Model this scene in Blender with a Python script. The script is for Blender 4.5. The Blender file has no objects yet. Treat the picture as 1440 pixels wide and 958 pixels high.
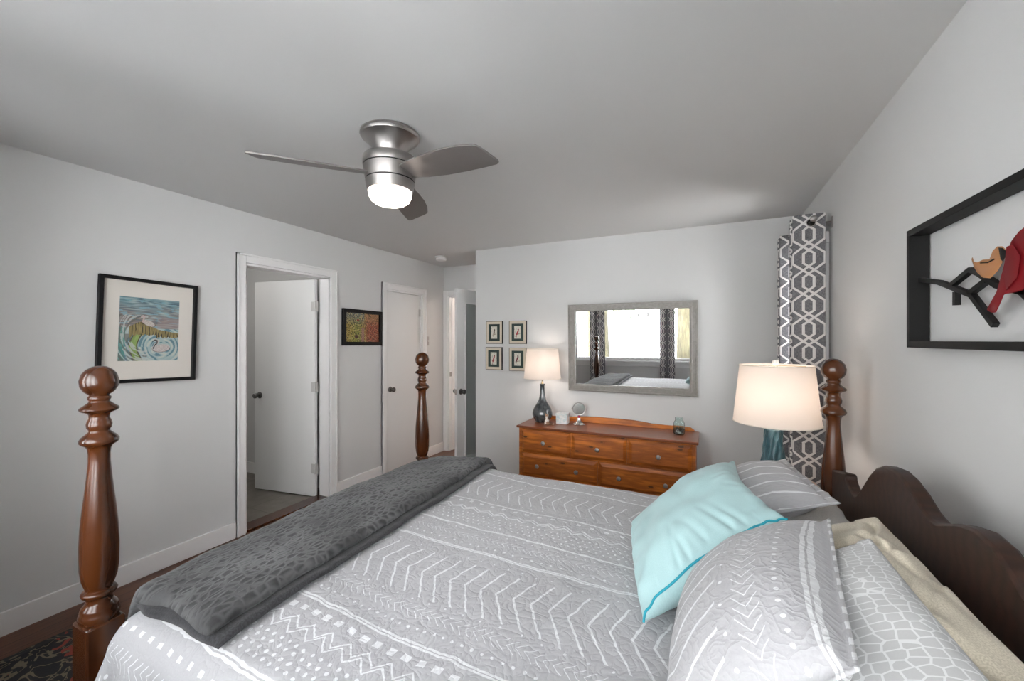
import bpy, bmesh, math, random
from mathutils import Vector, Matrix, noise as mn
random.seed(7)
C = bpy.context.scene.collection
S = bpy.context.scene
PI = math.pi

# ------------------------------------------------------------------ camera, world, lights, exposure
cam_d = bpy.data.cameras.new('camera')
cam = bpy.data.objects.new('camera', cam_d); C.objects.link(cam)
cam.location = (0, 0, 1.464)
cam.rotation_euler = (PI/2, 0, math.radians(25.3))
cam_d.sensor_width = 36; cam_d.lens = 36*575/1440; cam_d.clip_start = 0.02
S.camera = cam
S.view_settings.view_transform = 'Standard'
S.view_settings.look = 'None'
S.view_settings.gamma = 1.0
S.view_settings.use_curve_mapping = False
S.view_settings.exposure = 0.82
try:
    S.cycles.use_denoising = True
    S.cycles.max_bounces = 10
    S.cycles.diffuse_bounces = 7
    S.cycles.sample_clamp_indirect = 8
except Exception:
    pass
w = bpy.data.worlds.new('overcast_sky'); S.world = w; w.use_nodes = True
bg = w.node_tree.nodes['Background']
bg.inputs['Color'].default_value = (0.93, 0.965, 1.0, 1)
bg.inputs['Strength'].default_value = 9.5
# hazy winter sky, brightest towards the horizon
_tc = w.node_tree.nodes.new('ShaderNodeTexCoord'); _sx = w.node_tree.nodes.new('ShaderNodeSeparateXYZ'); _cr = w.node_tree.nodes.new('ShaderNodeValToRGB')
w.node_tree.links.new(_tc.outputs['Generated'], _sx.inputs[0]); w.node_tree.links.new(_sx.outputs[2], _cr.inputs[0]); w.node_tree.links.new(_cr.outputs[0], bg.inputs['Color'])
_cr.color_ramp.elements[0].position = .0; _cr.color_ramp.elements[0].color = (1, 1, 1, 1)
_cr.color_ramp.elements[1].position = .8; _cr.color_ramp.elements[1].color = (.26, .28, .31, 1)
_sd = bpy.data.lights.new('snow_fill_sun', 'SUN'); _sd.energy = 26; _sd.angle = math.radians(12); _sd.color = (1, .97, .93)  # sun added to the overcast scene so bright snow bounces light to the ceiling
_so = bpy.data.objects.new('snow_fill_sun', _sd); C.objects.link(_so); _so.rotation_euler = (math.radians(-52), 0, math.radians(8))

def area(name, loc, rot, sx, sy, energy=0, color=(1, 1, 1), portal=False):
    d = bpy.data.lights.new(name, 'AREA'); d.shape = 'RECTANGLE'; d.size = sx; d.size_y = sy
    d.energy = energy; d.color = color
    if portal:
        d.energy = 1.0
        d.cycles.is_portal = True
    o = bpy.data.objects.new(name, d); C.objects.link(o); o.location = loc; o.rotation_euler = rot
    return o
area('window_portal', (-.96, -0.53, 1.58), (-PI/2, 0, 0), 2.92, 1.44, portal=True)
area('side_window_portal', (0.78, 3.31, 1.53), (0, -PI/2, 0), 1.16, 0.44, portal=True)
HALL_W, BATH_W, LAMP_W, NIGHT_W = 13, 6, 1.6, 2.1

# ------------------------------------------------------------------ helpers
ORG = {}
def mesh_obj(name, bm, mat, parent=None, smooth=None, bevel=0, auto=35, solid=0):
    me = bpy.data.meshes.new(name)
    org = ORG.get(parent.name, Vector((0, 0, 0))) if parent else Vector((0, 0, 0))
    if org.length > 0:
        bmesh.ops.translate(bm, verts=bm.verts, vec=-org)
    bmesh.ops.recalc_face_normals(bm, faces=bm.faces) if smooth != 'keep' else None
    bm.to_mesh(me); bm.free()
    if mat:
        for m in (mat if isinstance(mat, (list, tuple)) else [mat]):
            me.materials.append(m)
    o = bpy.data.objects.new(name, me); C.objects.link(o)
    if parent:
        o.parent = parent
    ORG[o.name] = org
    if smooth is not False:
        for p in me.polygons: p.use_smooth = True
        if smooth != 'full' and smooth != 'keep':
            me.set_sharp_from_angle(angle=math.radians(auto))
    if solid:
        md = o.modifiers.new('solid', 'SOLIDIFY'); md.thickness = solid; md.offset = 0
    if bevel:
        md = o.modifiers.new('bevel', 'BEVEL'); md.width = bevel; md.segments = 2; md.limit_method = 'ANGLE'
        md.angle_limit = math.radians(40)
    return o

def thing(name, label, cat, loc=(0, 0, 0), group=None):
    o = bpy.data.objects.new(name, None); C.objects.link(o); o.location = loc
    o.empty_display_size = .05
    o['label'] = label; o['category'] = cat
    if group: o['group'] = group
    ORG[o.name] = Vector(loc)
    return o
def tag(o, label, cat, group=None, kind=None):
    o['label'] = label; o['category'] = cat
    if group: o['group'] = group
    if kind: o['kind'] = kind
    return o
def struct(name, bm, mat, **k):
    o = mesh_obj(name, bm, mat, **k)
    if not k.get('parent'): o['kind'] = 'structure'
    return o

def box(bm, x0, x1, y0, y1, z0, z1):
    vs = [bm.verts.new((x, y, z)) for x in (x0, x1) for y in (y0, y1) for z in (z0, z1)]
    for f in ((0, 1, 3, 2), (4, 6, 7, 5), (0, 4, 5, 1), (2, 3, 7, 6), (0, 2, 6, 4), (1, 5, 7, 3)):
        bm.faces.new([vs[i] for i in f])
    return vs
def B(*a):
    bm = bmesh.new(); box(bm, *a); return bm
def Bs(*bs):
    bm = bmesh.new()
    for b in bs: box(bm, *b)
    return bm
def obox(bm, c, ax, ay, az):
    c, ax, ay, az = map(Vector, (c, ax, ay, az))
    vs = [bm.verts.new(c + i*ax + j*ay + k*az) for i in (-1, 1) for j in (-1, 1) for k in (-1, 1)]
    for f in ((0, 1, 3, 2), (4, 6, 7, 5), (0, 4, 5, 1), (2, 3, 7, 6), (0, 2, 6, 4), (1, 5, 7, 3)):
        bm.faces.new([vs[i] for i in f])
def lathe(bm, prof, cx=0, cy=0, seg=32, M=None, rfun=None):
    rings = []
    for r, z in prof:
        ring = []
        if r < 1e-5:
            v = bm.verts.new((cx, cy, z)); ring = [v]
        else:
            for i in range(seg):
                a = 2*PI*i/seg
                rr = r if rfun is None else rfun(r, a, z)
                ring.append(bm.verts.new((cx+rr*math.cos(a), cy+rr*math.sin(a), z)))
        rings.append(ring)
    for a, b in zip(rings, rings[1:]):
        for i in range(seg):
            j = (i+1) % seg
            if len(a) == 1 and len(b) == 1: continue
            if len(a) == 1: bm.faces.new([a[0], b[i], b[j]])
            elif len(b) == 1: bm.faces.new([a[i], a[j], b[0]])
            else: bm.faces.new([a[i], a[j], b[j], b[i]])
    for ring, e in ((rings[0], 0), (rings[-1], 1)):
        if len(ring) > 1: bm.faces.new(ring)
    if M is not None:
        vs = [v for r in rings for v in r]
        bmesh.ops.transform(bm, matrix=M, verts=vs)
    return bm
def L(*a, **k): return lathe(bmesh.new(), *a, **k)
def smooth_prof(prof, n=4):
    out = []
    P = [prof[0]] + list(prof) + [prof[-1]]
    for i in range(1, len(P)-2):
        p0, p1, p2, p3 = P[i-1], P[i], P[i+1], P[i+2]
        for k in range(n):
            t = k/n
            f = lambda a, b, c, d: .5*((2*b)+(-a+c)*t+(2*a-5*b+4*c-d)*t*t+(-a+3*b-3*c+d)*t**3)
            out.append((max(0, f(p0[0], p1[0], p2[0], p3[0])), f(p0[1], p1[1], p2[1], p3[1])))
    out.append(prof[-1]); return out
def tube(bm, pts, r, seg=8, closed=False, square=False):
    pts = [Vector(p) for p in pts]; n = len(pts)
    rad = r if isinstance(r, (list, tuple)) else [r]*n
    rings = []; prev = None
    for i, p in enumerate(pts):
        if closed: t = (pts[(i+1) % n]-pts[i-1])
        else: t = pts[min(i+1, n-1)]-pts[max(i-1, 0)]
        t.normalize()
        if prev is None:
            up = Vector((0, 0, 1)) if abs(t.z) < .9 else Vector((1, 0, 0))
            a = t.cross(up).normalized()
        else:
            a = (prev-t*prev.dot(t)).normalized()
        prev = a; b = t.cross(a)
        rings.append([bm.verts.new(p+rad[i]*(math.cos(2*PI*k/seg+PI/4)*a+math.sin(2*PI*k/seg+PI/4)*b)) for k in range(seg)])
    pr = list(zip(rings, rings[1:]))
    if closed: pr.append((rings[-1], rings[0]))
    for a, b in pr:
        for k in range(seg): bm.faces.new([a[k], a[(k+1) % seg], b[(k+1) % seg], b[k]])
    if not closed:
        bm.faces.new(rings[0]); bm.faces.new(list(reversed(rings[-1])))
    return bm
def sphere(bm, c, r, sx=1, sy=1, sz=1, u=16, v=10, M=None):
    T = Matrix.Translation(Vector(c)) @ (M or Matrix.Identity(4)) @ Matrix.Diagonal((sx*r, sy*r, sz*r, 1))
    bmesh.ops.create_uvsphere(bm, u_segments=u, v_segments=v, radius=1, matrix=T)
def prism(bm, poly, f0, f1):
    """poly of 2-D points; f0/f1 map (a,b) to the 3-D point on each face"""
    a = [bm.verts.new(f0(*p)) for p in poly]; b = [bm.verts.new(f1(*p)) for p in poly]
    n = len(poly)
    bm.faces.new(a); bm.faces.new(list(reversed(b)))
    for i in range(n): bm.faces.new([a[i], b[i], b[(i+1) % n], a[(i+1) % n]])
    return bm
def grid(nu, nv, fn, uvfn=None, closed_u=False):
    bm = bmesh.new(); uv = bm.loops.layers.uv.new('UVMap') if uvfn else None
    V = [[bm.verts.new(fn(i, j)) for j in range(nv+1)] for i in range(nu+1)]
    for i in range(nu):
        for j in range(nv):
            f = bm.faces.new([V[i][j], V[i+1][j], V[i+1][j+1], V[i][j+1]])
            if uv:
                for l, (a, b) in zip(f.loops, ((i, j), (i+1, j), (i+1, j+1), (i, j+1))): l[uv].uv = uvfn(a, b)
    return bm
def catmull(pts, n=6):
    out = []; P = [Vector(p) for p in pts]; P = [P[0]]+P+[P[-1]]
    for i in range(1, len(P)-2):
        for k in range(n):
            t = k/n; a, b, c, d = P[i-1:i+3]
            out.append(.5*((2*b)+(c-a)*t+(2*a-5*b+4*c-d)*t*t+(3*b-a-3*c+d)*t**3))
    out.append(P[-1]); return out

# ------------------------------------------------------------------ node expressions
class X:
    def __init__(s, nt, v): s.nt = nt; s.v = v
    def _m(s, op, *o):
        n = s.nt.nodes.new('ShaderNodeMath'); n.operation = op
        for i, a in enumerate((s,)+o):
            a = a.v if isinstance(a, X) else a
            if isinstance(a, (int, float)): n.inputs[i].default_value = a
            else: s.nt.links.new(a, n.inputs[i])
        return X(s.nt, n.outputs[0])
    def __add__(s, o): return s._m('ADD', o)
    __radd__ = __add__
    def __sub__(s, o): return s._m('SUBTRACT', o)
    def __rsub__(s, o): return (s*-1)+o
    def __mul__(s, o): return s._m('MULTIPLY', o)
    __rmul__ = __mul__
    def __truediv__(s, o): return s._m('DIVIDE', o)
    def abs(s): return s._m('ABSOLUTE')
    def frac(s): return s._m('FRACT')
    def floor(s): return s._m('FLOOR')
    def lt(s, o): return s._m('LESS_THAN', o)
    def gt(s, o): return s._m('GREATER_THAN', o)
    def max(s, o): return s._m('MAXIMUM', o)
    def min(s, o): return s._m('MINIMUM', o)
    def pw(s, o): return s._m('POWER', o)
    def sqrt(s): return s._m('SQRT')
    def sin(s): return s._m('SINE')
    def soft(s, lo, hi):
        n = s.nt.nodes.new('ShaderNodeMapRange'); n.interpolation_type = 'SMOOTHSTEP'
        s.nt.links.new(s.v, n.inputs[0]); n.inputs[1].default_value = lo; n.inputs[2].default_value = hi
        return X(s.nt, n.outputs[0])

class Mat:
    def __init__(s, name, color=(.5, .5, .5), rough=.6, metal=0., **k):
        s.m = bpy.data.materials.new(name); s.m.use_nodes = True; s.nt = s.m.node_tree
        s.p = s.nt.nodes['Principled BSDF']
        s.p.inputs['Base Color'].default_value = (*color, 1)
        s.p.inputs['Roughness'].default_value = rough; s.p.inputs['Metallic'].default_value = metal
        for a, b in k.items():
            n = a.replace('_', ' ')
            for i in s.p.inputs:
                if i.name.lower() == n.lower(): i.default_value = b
    def node(s, t, **k):
        n = s.nt.nodes.new(t)
        for a, b in k.items(): setattr(n, a, b)
        return n
    def link(s, a, b): s.nt.links.new(a.v if isinstance(a, X) else a, b)
    def coords(s, which='Object', scale=(1, 1, 1), rot=(0, 0, 0)):
        tc = s.node('ShaderNodeTexCoord'); mp = s.node('ShaderNodeMapping')
        mp.inputs['Scale'].default_value = scale; mp.inputs['Rotation'].default_value = rot
        s.link(tc.outputs[which], mp.inputs[0]); return mp.outputs[0]
    def xyz(s, sock):
        n = s.node('ShaderNodeSeparateXYZ'); s.link(sock, n.inputs[0])
        return [X(s.nt, n.outputs[i]) for i in range(3)]
    def noise(s, vec, scale=5, detail=3, rough=.5, dist=0):
        n = s.node('ShaderNodeTexNoise'); s.link(vec, n.inputs['Vector'])
        n.inputs['Scale'].default_value = scale; n.inputs['Detail'].default_value = detail
        n.inputs['Roughness'].default_value = rough; n.inputs['Distortion'].default_value = dist
        return X(s.nt, n.outputs['Fac'])
    def voro(s, vec, scale=5, feature='F1', rnd=1.0):
        n = s.node('ShaderNodeTexVoronoi'); n.feature = feature; s.link(vec, n.inputs['Vector'])
        n.inputs['Scale'].default_value = scale; n.inputs['Randomness'].default_value = rnd
        return X(s.nt, n.outputs['Distance'])
    def ramp(s, fac, stops):
        n = s.node('ShaderNodeValToRGB'); s.link(fac, n.inputs[0]); r = n.color_ramp
        while len(r.elements) < len(stops): r.elements.new(.5)
        for e, (p, c) in zip(r.elements, stops): e.position = p; e.color = (*c, 1)
        return n.outputs[0]
    def mix(s, fac, a, b, mode='MIX'):
        n = s.node('ShaderNodeMix', data_type='RGBA', blend_type=mode)
        for i, v in ((0, fac), (6, a), (7, b)):
            if isinstance(v, X): s.link(v, n.inputs[i])
            elif isinstance(v, (int, float)): n.inputs[i].default_value = v
            elif isinstance(v, tuple): n.inputs[i].default_value = (*v, 1)
            else: s.link(v, n.inputs[i])
        return n.outputs[2]
    def base(s, sock): s.link(sock, s.p.inputs['Base Color'])
    def bump(s, h, strength=.3, dist=.01):
        n = s.node('ShaderNodeBump'); n.inputs['Strength'].default_value = strength; n.inputs['Distance'].default_value = dist
        s.link(h, n.inputs['Height']); s.link(n.outputs[0], s.p.inputs['Normal'])

def plain(name, color, rough=.6, metal=0., **k): return Mat(name, color, rough, metal, **k).m

def paint_mat(name, col, rough=.75):
    M = Mat(name, col, rough); v = M.coords()
    n = M.noise(v, 180, 2); n2 = M.noise(v, 1.3, 3)
    M.base(M.mix(n2, tuple(c*.985 for c in col), tuple(min(1, c*1.015) for c in col)))
    M.bump(n, .08, .002); return M.m
def wood_mat(name, dark, light, scale=(1, 1, 1), rough=.35, knots=False, grain=14, coat=.2):
    M = Mat(name, light, rough); M.p.inputs['Coat Weight'].default_value = coat; M.p.inputs['Coat Roughness'].default_value = .2
    v = M.coords('Object', scale)
    n = M.noise(v, 3, 6, .6, .8)
    wv = M.node('ShaderNodeTexWave', wave_type='BANDS', bands_direction='Y'); M.link(v, wv.inputs[0])
    wv.inputs['Scale'].default_value = grain; wv.inputs['Distortion'].default_value = 6; wv.inputs['Detail'].default_value = 3
    f = X(M.nt, wv.outputs['Fac'])*.45 + n*.6
    col = M.ramp(f, [(.15, dark), (.75, light)])
    if knots:
        kv = M.coords('Object', (2.6, 0, 6.5)); k = M.voro(kv, 2.0)
        kn = k.soft(.08, .15)
        col = M.mix(kn, tuple(c*.16 for c in light), col)
        ring = (k*70 + n*4).sin()*.5+.5
        sel = 1 - k.soft(.12, .33)
        col = M.mix(ring*sel*.35, col, tuple(c*.4 for c in dark))
    M.base(col); M.bump(f, .05, .002); return M.m

# ---- fabric with the hand drawn white marks on grey
def quilt_mat(name, mode='bed'):
    M = Mat(name, (.5, .5, .52), .85); M.p.inputs['Sheen Weight'].default_value = .15
    uvn = M.node('ShaderNodeUVMap'); uvn.uv_map = 'UVMap'
    vec = uvn.outputs[0]
    u, v, _ = M.xyz(vec)
    d1 = (M.noise(vec, 22, 2)-.5)*.016; 
    mp = M.node('ShaderNodeMapping'); mp.inputs['Location'].default_value = (5.3, 2.1, 0); M.link(vec, mp.inputs[0])
    d2 = (M.noise(mp.outputs[0], 26, 2)-.5)*.014
    u = u+d1
    if mode == 'bed':
        slope = (v-1.3).max(0)*.08+.04
        V = v+slope*(u+1.13)+d2
    else:
        V = v+d2*.5
    frag = M.noise(mp.outputs[0], 60, 1)
    masks = []
    def per(x, p): return (((x/p)+.5).frac()-.5).abs()*p
    def ln(V0, wd): masks.append((V-V0).abs().lt(wd))
    def dbl(V0, wd=.0085, gap=.0016): masks.append((V-V0).abs().lt(wd)*(V-V0).abs().gt(gap))
    def chev(V0, half, p, dx, wd=.0033, sh=0.):
        t = (V-V0)/half
        d = per(u-t.abs()*dx+t*sh, p)
        masks.append(d.lt(wd)*t.abs().lt(1))
    def dots(V0, p, r, off=0., sx=1.):
        d = ((per(u+off, p)*sx).pw(2)+((V-V0)).pw(2)).sqrt(); masks.append(d.lt(r))
    def sq(V0, p, h, off=0.): masks.append(per(u+off, p).lt(h)*(V-V0).abs().lt(h*.85))
    def zig(V0, amp, p, off=0., wd=.0022):
        t = (((u+off)/p).frac()-.5).abs()*4-1
        masks.append((V-V0-t*amp).abs().lt(wd*1.6)*1)
    ln(2.008, .0048); chev(1.835, .095, .0585, .042, .003, .006); dots(1.965, .056, .0032); dots(1.72, .05, .0028)
    ln(1.68, .0046); sq(1.652, .058, .0085); zig(1.597, .013, .072); zig(1.580, .013, .072)
    for i, V0 in enumerate((1.545, 1.523, 1.500, 1.478)): dots(V0, .026, .0042, i*.013)
    ln(1.441, .0048); dots(1.417, .034, .003); chev(1.375, .017, .022, .02, .0014); dots(1.325, .036, .0045)
    dbl(1.288, .0075, .001); dots(1.243, .052, .003, .02)
    chev(1.11, .108, .0566, .052, .0036, .02)
    dots(.99, .06, .0036, .01); chev(.948, .022, .025, .026, .0016); dots(.895, .029, .0045)
    dbl(.849); sq(.808, .047, .0115); zig(.762, .016, .068, 0, .002); zig(.742, .016, .068, .008, .002)
    for i, V0 in enumerate((.708, .688, .666, .645)): dots(V0, .03, .0056, i*.015)
    dbl(.613, .0095, .0022)
    sq(.565, .048, .0075); chev(.50, .025, .026, .026, .0018); dots(.44, .034, .006); dbl(.40, .008)
    chev(.30, .07, .055, .05, .0032); dots(.19, .04, .006); ln(.15, .004)
    sq(2.05, .05, .005); dots(2.08, .03, .003); ln(2.13, .004); chev(2.25, .08, .056, .05)
    tot = masks[0]
    for m in masks[1:]: tot = tot.max(m)
    wh = tot*frag.soft(.18, .3)
    n = M.noise(vec, 240, 2)
    g = M.mix(n, (.405, .405, .42), (.475, .475, .49))
    M.base(M.mix(wh, g, (.72, .73, .74)))
    q = M.noise(vec, 14 if mode == 'bed' else 16, 1.5, .45, 1.4)
    ridge = ((q-.5).abs()*11).min(1).pw(.6)
    q2 = M.noise(vec, 31, 1, .4, .8)
    ridge2 = ((q2-.5).abs()*8).min(1).pw(.6)
    M.bump(ridge*.65+ridge2*.35+n*.08, .20, .014)
    return M.m

def trellis_mat(name):
    M = Mat(name, (.2, .2, .22), .9)
    uvn = M.node('ShaderNodeUVMap'); uvn.uv_map = 'UVMap'; vec = uvn.outputs[0]
    u, v, _ = M.xyz(vec)
    P = .212; R = .142; A = .053; c = .027
    tri = (((v/(2*R)).frac()-.5).abs()*4-1)
    trap = (tri*1.667).max(-1).min(1)
    m = None
    for cx, s in ((c, 1), (-c, -1), (c, -1), (-c, 1)):
        x = u - cx - trap*(A*s)
        d = (((x/P)+.5).frac()-.5).abs()*P
        # wider on the slanted runs so the ribbon keeps its width
        k = (tri*1.667).abs().lt(1)*.0028+.0072
        mm = d.lt(k); m = mm if m is None else m.max(mm)
    a = M.coords('UV', (700, 60, 1)); b = M.coords('UV', (60, 700, 1))
    n = M.noise(a, 1, 2)*.5+M.noise(b, 1, 2)*.5
    g = M.ramp(n, [(.35, (.085, .085, .095)), (.5, (.16, .158, .17)), (.66, (.34, .33, .34))])
    M.base(M.mix(m, g, (.80, .78, .76)))
    M.bump(n, .1, .001)
    out = [n_ for n_ in M.nt.nodes if n_.type == 'OUTPUT_MATERIAL'][0]
    t = M.node('ShaderNodeBsdfTranslucent'); M.link(M.p.inputs['Base Color'].links[0].from_socket, t.inputs[0])
    mx = M.node('ShaderNodeMixShader'); mx.inputs[0].default_value = .22
    M.link(M.p.outputs[0], mx.inputs[1]); M.link(t.outputs[0], mx.inputs[2]); M.link(mx.outputs[0], out.inputs[0])
    return M.m

MT = {}
MT['wall'] = paint_mat('grey_wall_paint', (.61, .61, .605))
MT['ceil'] = paint_mat('ceiling_paint', (.58, .577, .57), .6)
MT['trim'] = paint_mat('white_gloss_trim', (.78, .775, .77), .35)
MT['door'] = paint_mat('white_door_paint', (.72, .72, .715), .45)
MT['nickel'] = plain('brushed_nickel', (.36, .34, .325), .38, 1.)
MT['hinge'] = plain('satin_hinge_steel', (.52, .51, .50), .5, .3)
MT['dark_nickel'] = plain('aged_nickel', (.16, .155, .15), .3, 1.)
MT['blade'] = plain('satin_silver_blade', (.17, .155, .148), .42, .4)
MT['black'] = plain('black_frame_paint', (.006, .006, .007), .5, Specular_IOR_Level=.2)
MT['iron'] = plain('dark_iron', (.007, .007, .007), .6, Specular_IOR_Level=.25)
MT['gap'] = plain('dark_gap', (.01, .01, .01), .8)
MT['post'] = wood_mat('turned_walnut_stain', (.030, .009, .003), (.085, .024, .006), (2, 2, .7), .22, grain=2.2, coat=.22)
MT['headboard'] = wood_mat('dark_walnut_board', (.014, .006, .003), (.036, .014, .008), (1, 2, 6), .5, grain=4, coat=.0)
MT['pine'] = wood_mat('honey_pine', (.20, .045, .005), (.56, .165, .020), (1.2, 1, 9), .42, knots=True, grain=3, coat=.12)
MT['pine_top'] = wood_mat('honey_pine_top', (.14, .034, .012), (.28, .08, .028), (1, 9, 1), .32, grain=3, coat=.25)
MT['knob'] = plain('pewter_knob', (.30, .29, .28), .4, .8)
MT['pale_wood'] = wood_mat('pale_blush_wood', (.42, .29, .22), (.56, .41, .32), (1, 6, 1), .5, grain=3)
MT['linen'] = plain('tan', (.3, .3, .3), .9)
MT['quilt'] = quilt_mat('grey_quilt_with_white_marks', 'bed')
MT['sham'] = quilt_mat('grey_sham_with_white_marks', 'sham')
MT['trellis'] = trellis_mat('grey_trellis_fabric')
MT['mirror'] = plain('silvered_glass', (.93, .94, .94), .01, 1.)
MT['doormirror'] = plain('door_mirror_glass', (.86, .90, .89), .04, 1.)
MT['mirror_frame'] = wood_mat('taupe_grey_frame', (.20, .185, .17), (.26, .245, .225), (4, 4, 4), .45, grain=9, coat=.1)
MT['mat_board'] = plain('ivory_mat_board', (.66, .62, .57), .85)
MT['green_mat'] = plain('dark_green_mat_board', (.03, .05, .045), .8)
MT['cream'] = plain('cream_frame', (.60, .53, .42), .6)
MT['red_bird'] = plain('red_painted_wood', (.19, .004, .008), .6, Specular_IOR_Level=.25)
MT['tan_bird'] = plain('tan_painted_wood', (.40, .17, .055), .5)
MT['gold'] = plain('pale_brass', (.70, .55, .34), .25, 1.)
MT['plastic'] = plain('white_plastic', (.75, .74, .72), .4)
MT['white'] = plain('glazed_white', (.78, .77, .74), .25)
MT['red_glass'] = plain('ruby_bead', (.35, .01, .05), .1)
MT['brown_patch'] = plain('brown_glaze_patch', (.22, .12, .06), .4)

def wood_floor():
    M = Mat('dark_hardwood', (.1, .04, .02), .4)
    v = M.coords('Object'); x, y, z = M.xyz(v)
    row = (x/.082).floor()
    edge = ((x/.082).frac()-.5).abs().gt(.475)
    cmb = M.node('ShaderNodeCombineXYZ'); M.link(row, cmb.inputs[0]); M.link((y/.9+row*.37).floor(), cmb.inputs[1])
    wn = M.node('ShaderNodeTexWhiteNoise'); M.link(cmb.outputs[0], wn.inputs[0])
    g = M.noise(M.coords('Object', (22, 1.6, 1)), 3, 5, .6, .5)
    f = X(M.nt, wn.outputs[0])*.35+g*.65
    c = M.ramp(f, [(.2, (.05, .017, .008)), (.8, (.17, .068, .034))])
    M.base(M.mix(edge, c, (.012, .005, .003))); return M.m
MT['floor'] = wood_floor()
def tile_floor():
    M = Mat('grey_bath_tile', (.2, .19, .17), .45)
    v = M.coords('Object'); x, y, z = M.xyz(v)
    e = ((x/.45).frac()-.5).abs().gt(.494).max(((y/.45).frac()-.5).abs().gt(.494))
    n = M.noise(v, 7, 5, .6)
    c = M.ramp(n, [(.3, (.14, .125, .105)), (.7, (.21, .19, .165))])
    M.base(M.mix(e, c, (.10, .09, .08))); return M.m
MT['tile'] = tile_floor()
def fabric(name, c1, c2, scale=300, rough=.9, sheen=.2, bump=.15, fleck=None):
    M = Mat(name, c1, rough); M.p.inputs['Sheen Weight'].default_value = sheen
    v = M.coords('UV') if fleck != 'obj' else M.coords()
    n = M.noise(v, scale, 2); big = M.noise(v, 14, 3)
    col = M.mix(n.soft(.35, .65), c1, c2)
    M.base(col); M.bump(n*.5+big*1.4, bump, .004); return M.m
MT['aqua'] = fabric('aqua_velvet', (.37, .56, .57), (.41, .60, .61), 420, .8, .2, .12)
MT['aqua_edge'] = plain('teal_piping', (.02, .33, .42), .7)
MT['tan'] = fabric('oatmeal_linen', (.50, .45, .35), (.64, .585, .475), 350, .95, .1, .2)
MT['greige'] = fabric('greige_linen', (.52, .505, .48), (.60, .585, .555), 220, .95, .1, .2)
MT['mattress'] = fabric('white_ticking', (.6, .6, .6), (.68, .68, .68), 100)
def hex_mat():
    M = Mat('pale_grey_honeycomb_cotton', (.6, .6, .6), .9)
    v = M.coords('UV', (1, 1, 1)); x, y, z = M.xyz(v)
    cmb = M.node('ShaderNodeCombineXYZ'); M.link(x*1.0, cmb.inputs[0]); M.link(y*1.25, cmb.inputs[1])
    d = M.voro(cmb.outputs[0], 46, 'DISTANCE_TO_EDGE', .45)
    n = M.noise(v, 300, 2)
    g = M.mix(n, (.52, .525, .525), (.57, .575, .575))
    M.base(M.mix(d.lt(.065), g, (.76, .77, .77)))
    M.bump(M.noise(v, 9, 3), .12, .01); return M.m
MT['hex'] = hex_mat()
def plush():
    M = Mat('charcoal_plush', (.06, .06, .063), .95)
    M.p.inputs['Sheen Weight'].default_value = .14; M.p.inputs['Sheen Roughness'].default_value = .5
    M.p.inputs['Sheen Tint'].default_value = (.9, .92, .92, 1)
    v = M.coords('UV'); nv = M.noise(v, 6, 2, .5)
    x, y, z = M.xyz(v)
    cmb = M.node('ShaderNodeCombineXYZ'); M.link(x+nv*.008, cmb.inputs[0]); M.link(y*.8+M.noise(v, 9, 2)*.008, cmb.inputs[1])
    d = M.voro(cmb.outputs[0], 42, 'DISTANCE_TO_EDGE', .75)
    patch = M.noise(v, 5, 2).soft(.3, .7)
    e = (1-d.soft(.0, .30))*(patch*.75+.25)
    fn = M.noise(v, 160, 2)
    col = M.mix(fn, (.022, .022, .023), (.040, .040, .042))
    M.base(M.mix(e*.6, col, (.19, .191, .193)))
    M.bump(d.soft(0, .3)+fn*.15, .35, .005); return M.m
MT['plush'] = plush()
MT['plush_under'] = fabric('charcoal_plush_underside', (.025, .025, .027), (.045, .045, .05), 200, .95, .2)
def lens():
    M = Mat('lit_frosted_glass', (.95, .9, .85), .3)
    M.p.inputs['Emission Color'].default_value = (1, .88, .76, 1); M.p.inputs['Emission Strength'].default_value = 4.5; return M.m
MT['lens'] = lens()
def shade(name, col):
    M = Mat(name, col, .9)
    out = [n for n in M.nt.nodes if n.type == 'OUTPUT_MATERIAL'][0]
    t = M.node('ShaderNodeBsdfTranslucent'); t.inputs[0].default_value = (*col, 1)
    d = M.node('ShaderNodeBsdfDiffuse'); d.inputs[0].default_value = (*[c*.95 for c in col], 1)
    mx = M.node('ShaderNodeMixShader'); mx.inputs[0].default_value = .5
    M.link(d.outputs[0], mx.inputs[1]); M.link(t.outputs[0], mx.inputs[2]); M.link(mx.outputs[0], out.inputs[0])
    n = M.noise(M.coords('Object', (1, 1, .2)), 400, 2)
    return M.m
MT['shade'] = shade('linen_lamp_shade', (.84, .79, .745))
def teal():
    M = Mat('teal_crackle_glaze', (.05, .16, .19), .3)
    v = M.coords('Object', (1, 1, .22)); n = M.noise(v, 30, 5, .65, 1.2)
    M.base(M.ramp(n, [(.3, (.012, .028, .036)), (.5, (.024, .075, .095)), (.72, (.10, .20, .23))])); M.bump(n, .6, .01); return M.m
MT['teal'] = teal()
def greyglaze():
    M = Mat('charcoal_glaze', (.05, .055, .06), .12)
    v = M.coords('Object', (1, 1, .4)); n = M.noise(v, 30, 5, .6, 1)
    M.base(M.ramp(n, [(.35, (.022, .026, .030)), (.65, (.085, .095, .10))])); M.p.inputs['Coat Weight'].default_value = .6; return M.m
MT['greyglaze'] = greyglaze()
def glassmat(name, col, rough=0.0):
    M = Mat(name, col, rough); M.p.inputs['Transmission Weight'].default_value = 1.0; M.p.inputs['IOR'].default_value = 1.45; return M.m
MT['jarglass'] = glassmat('aqua_jar_glass', (.82, .94, .93))
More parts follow.
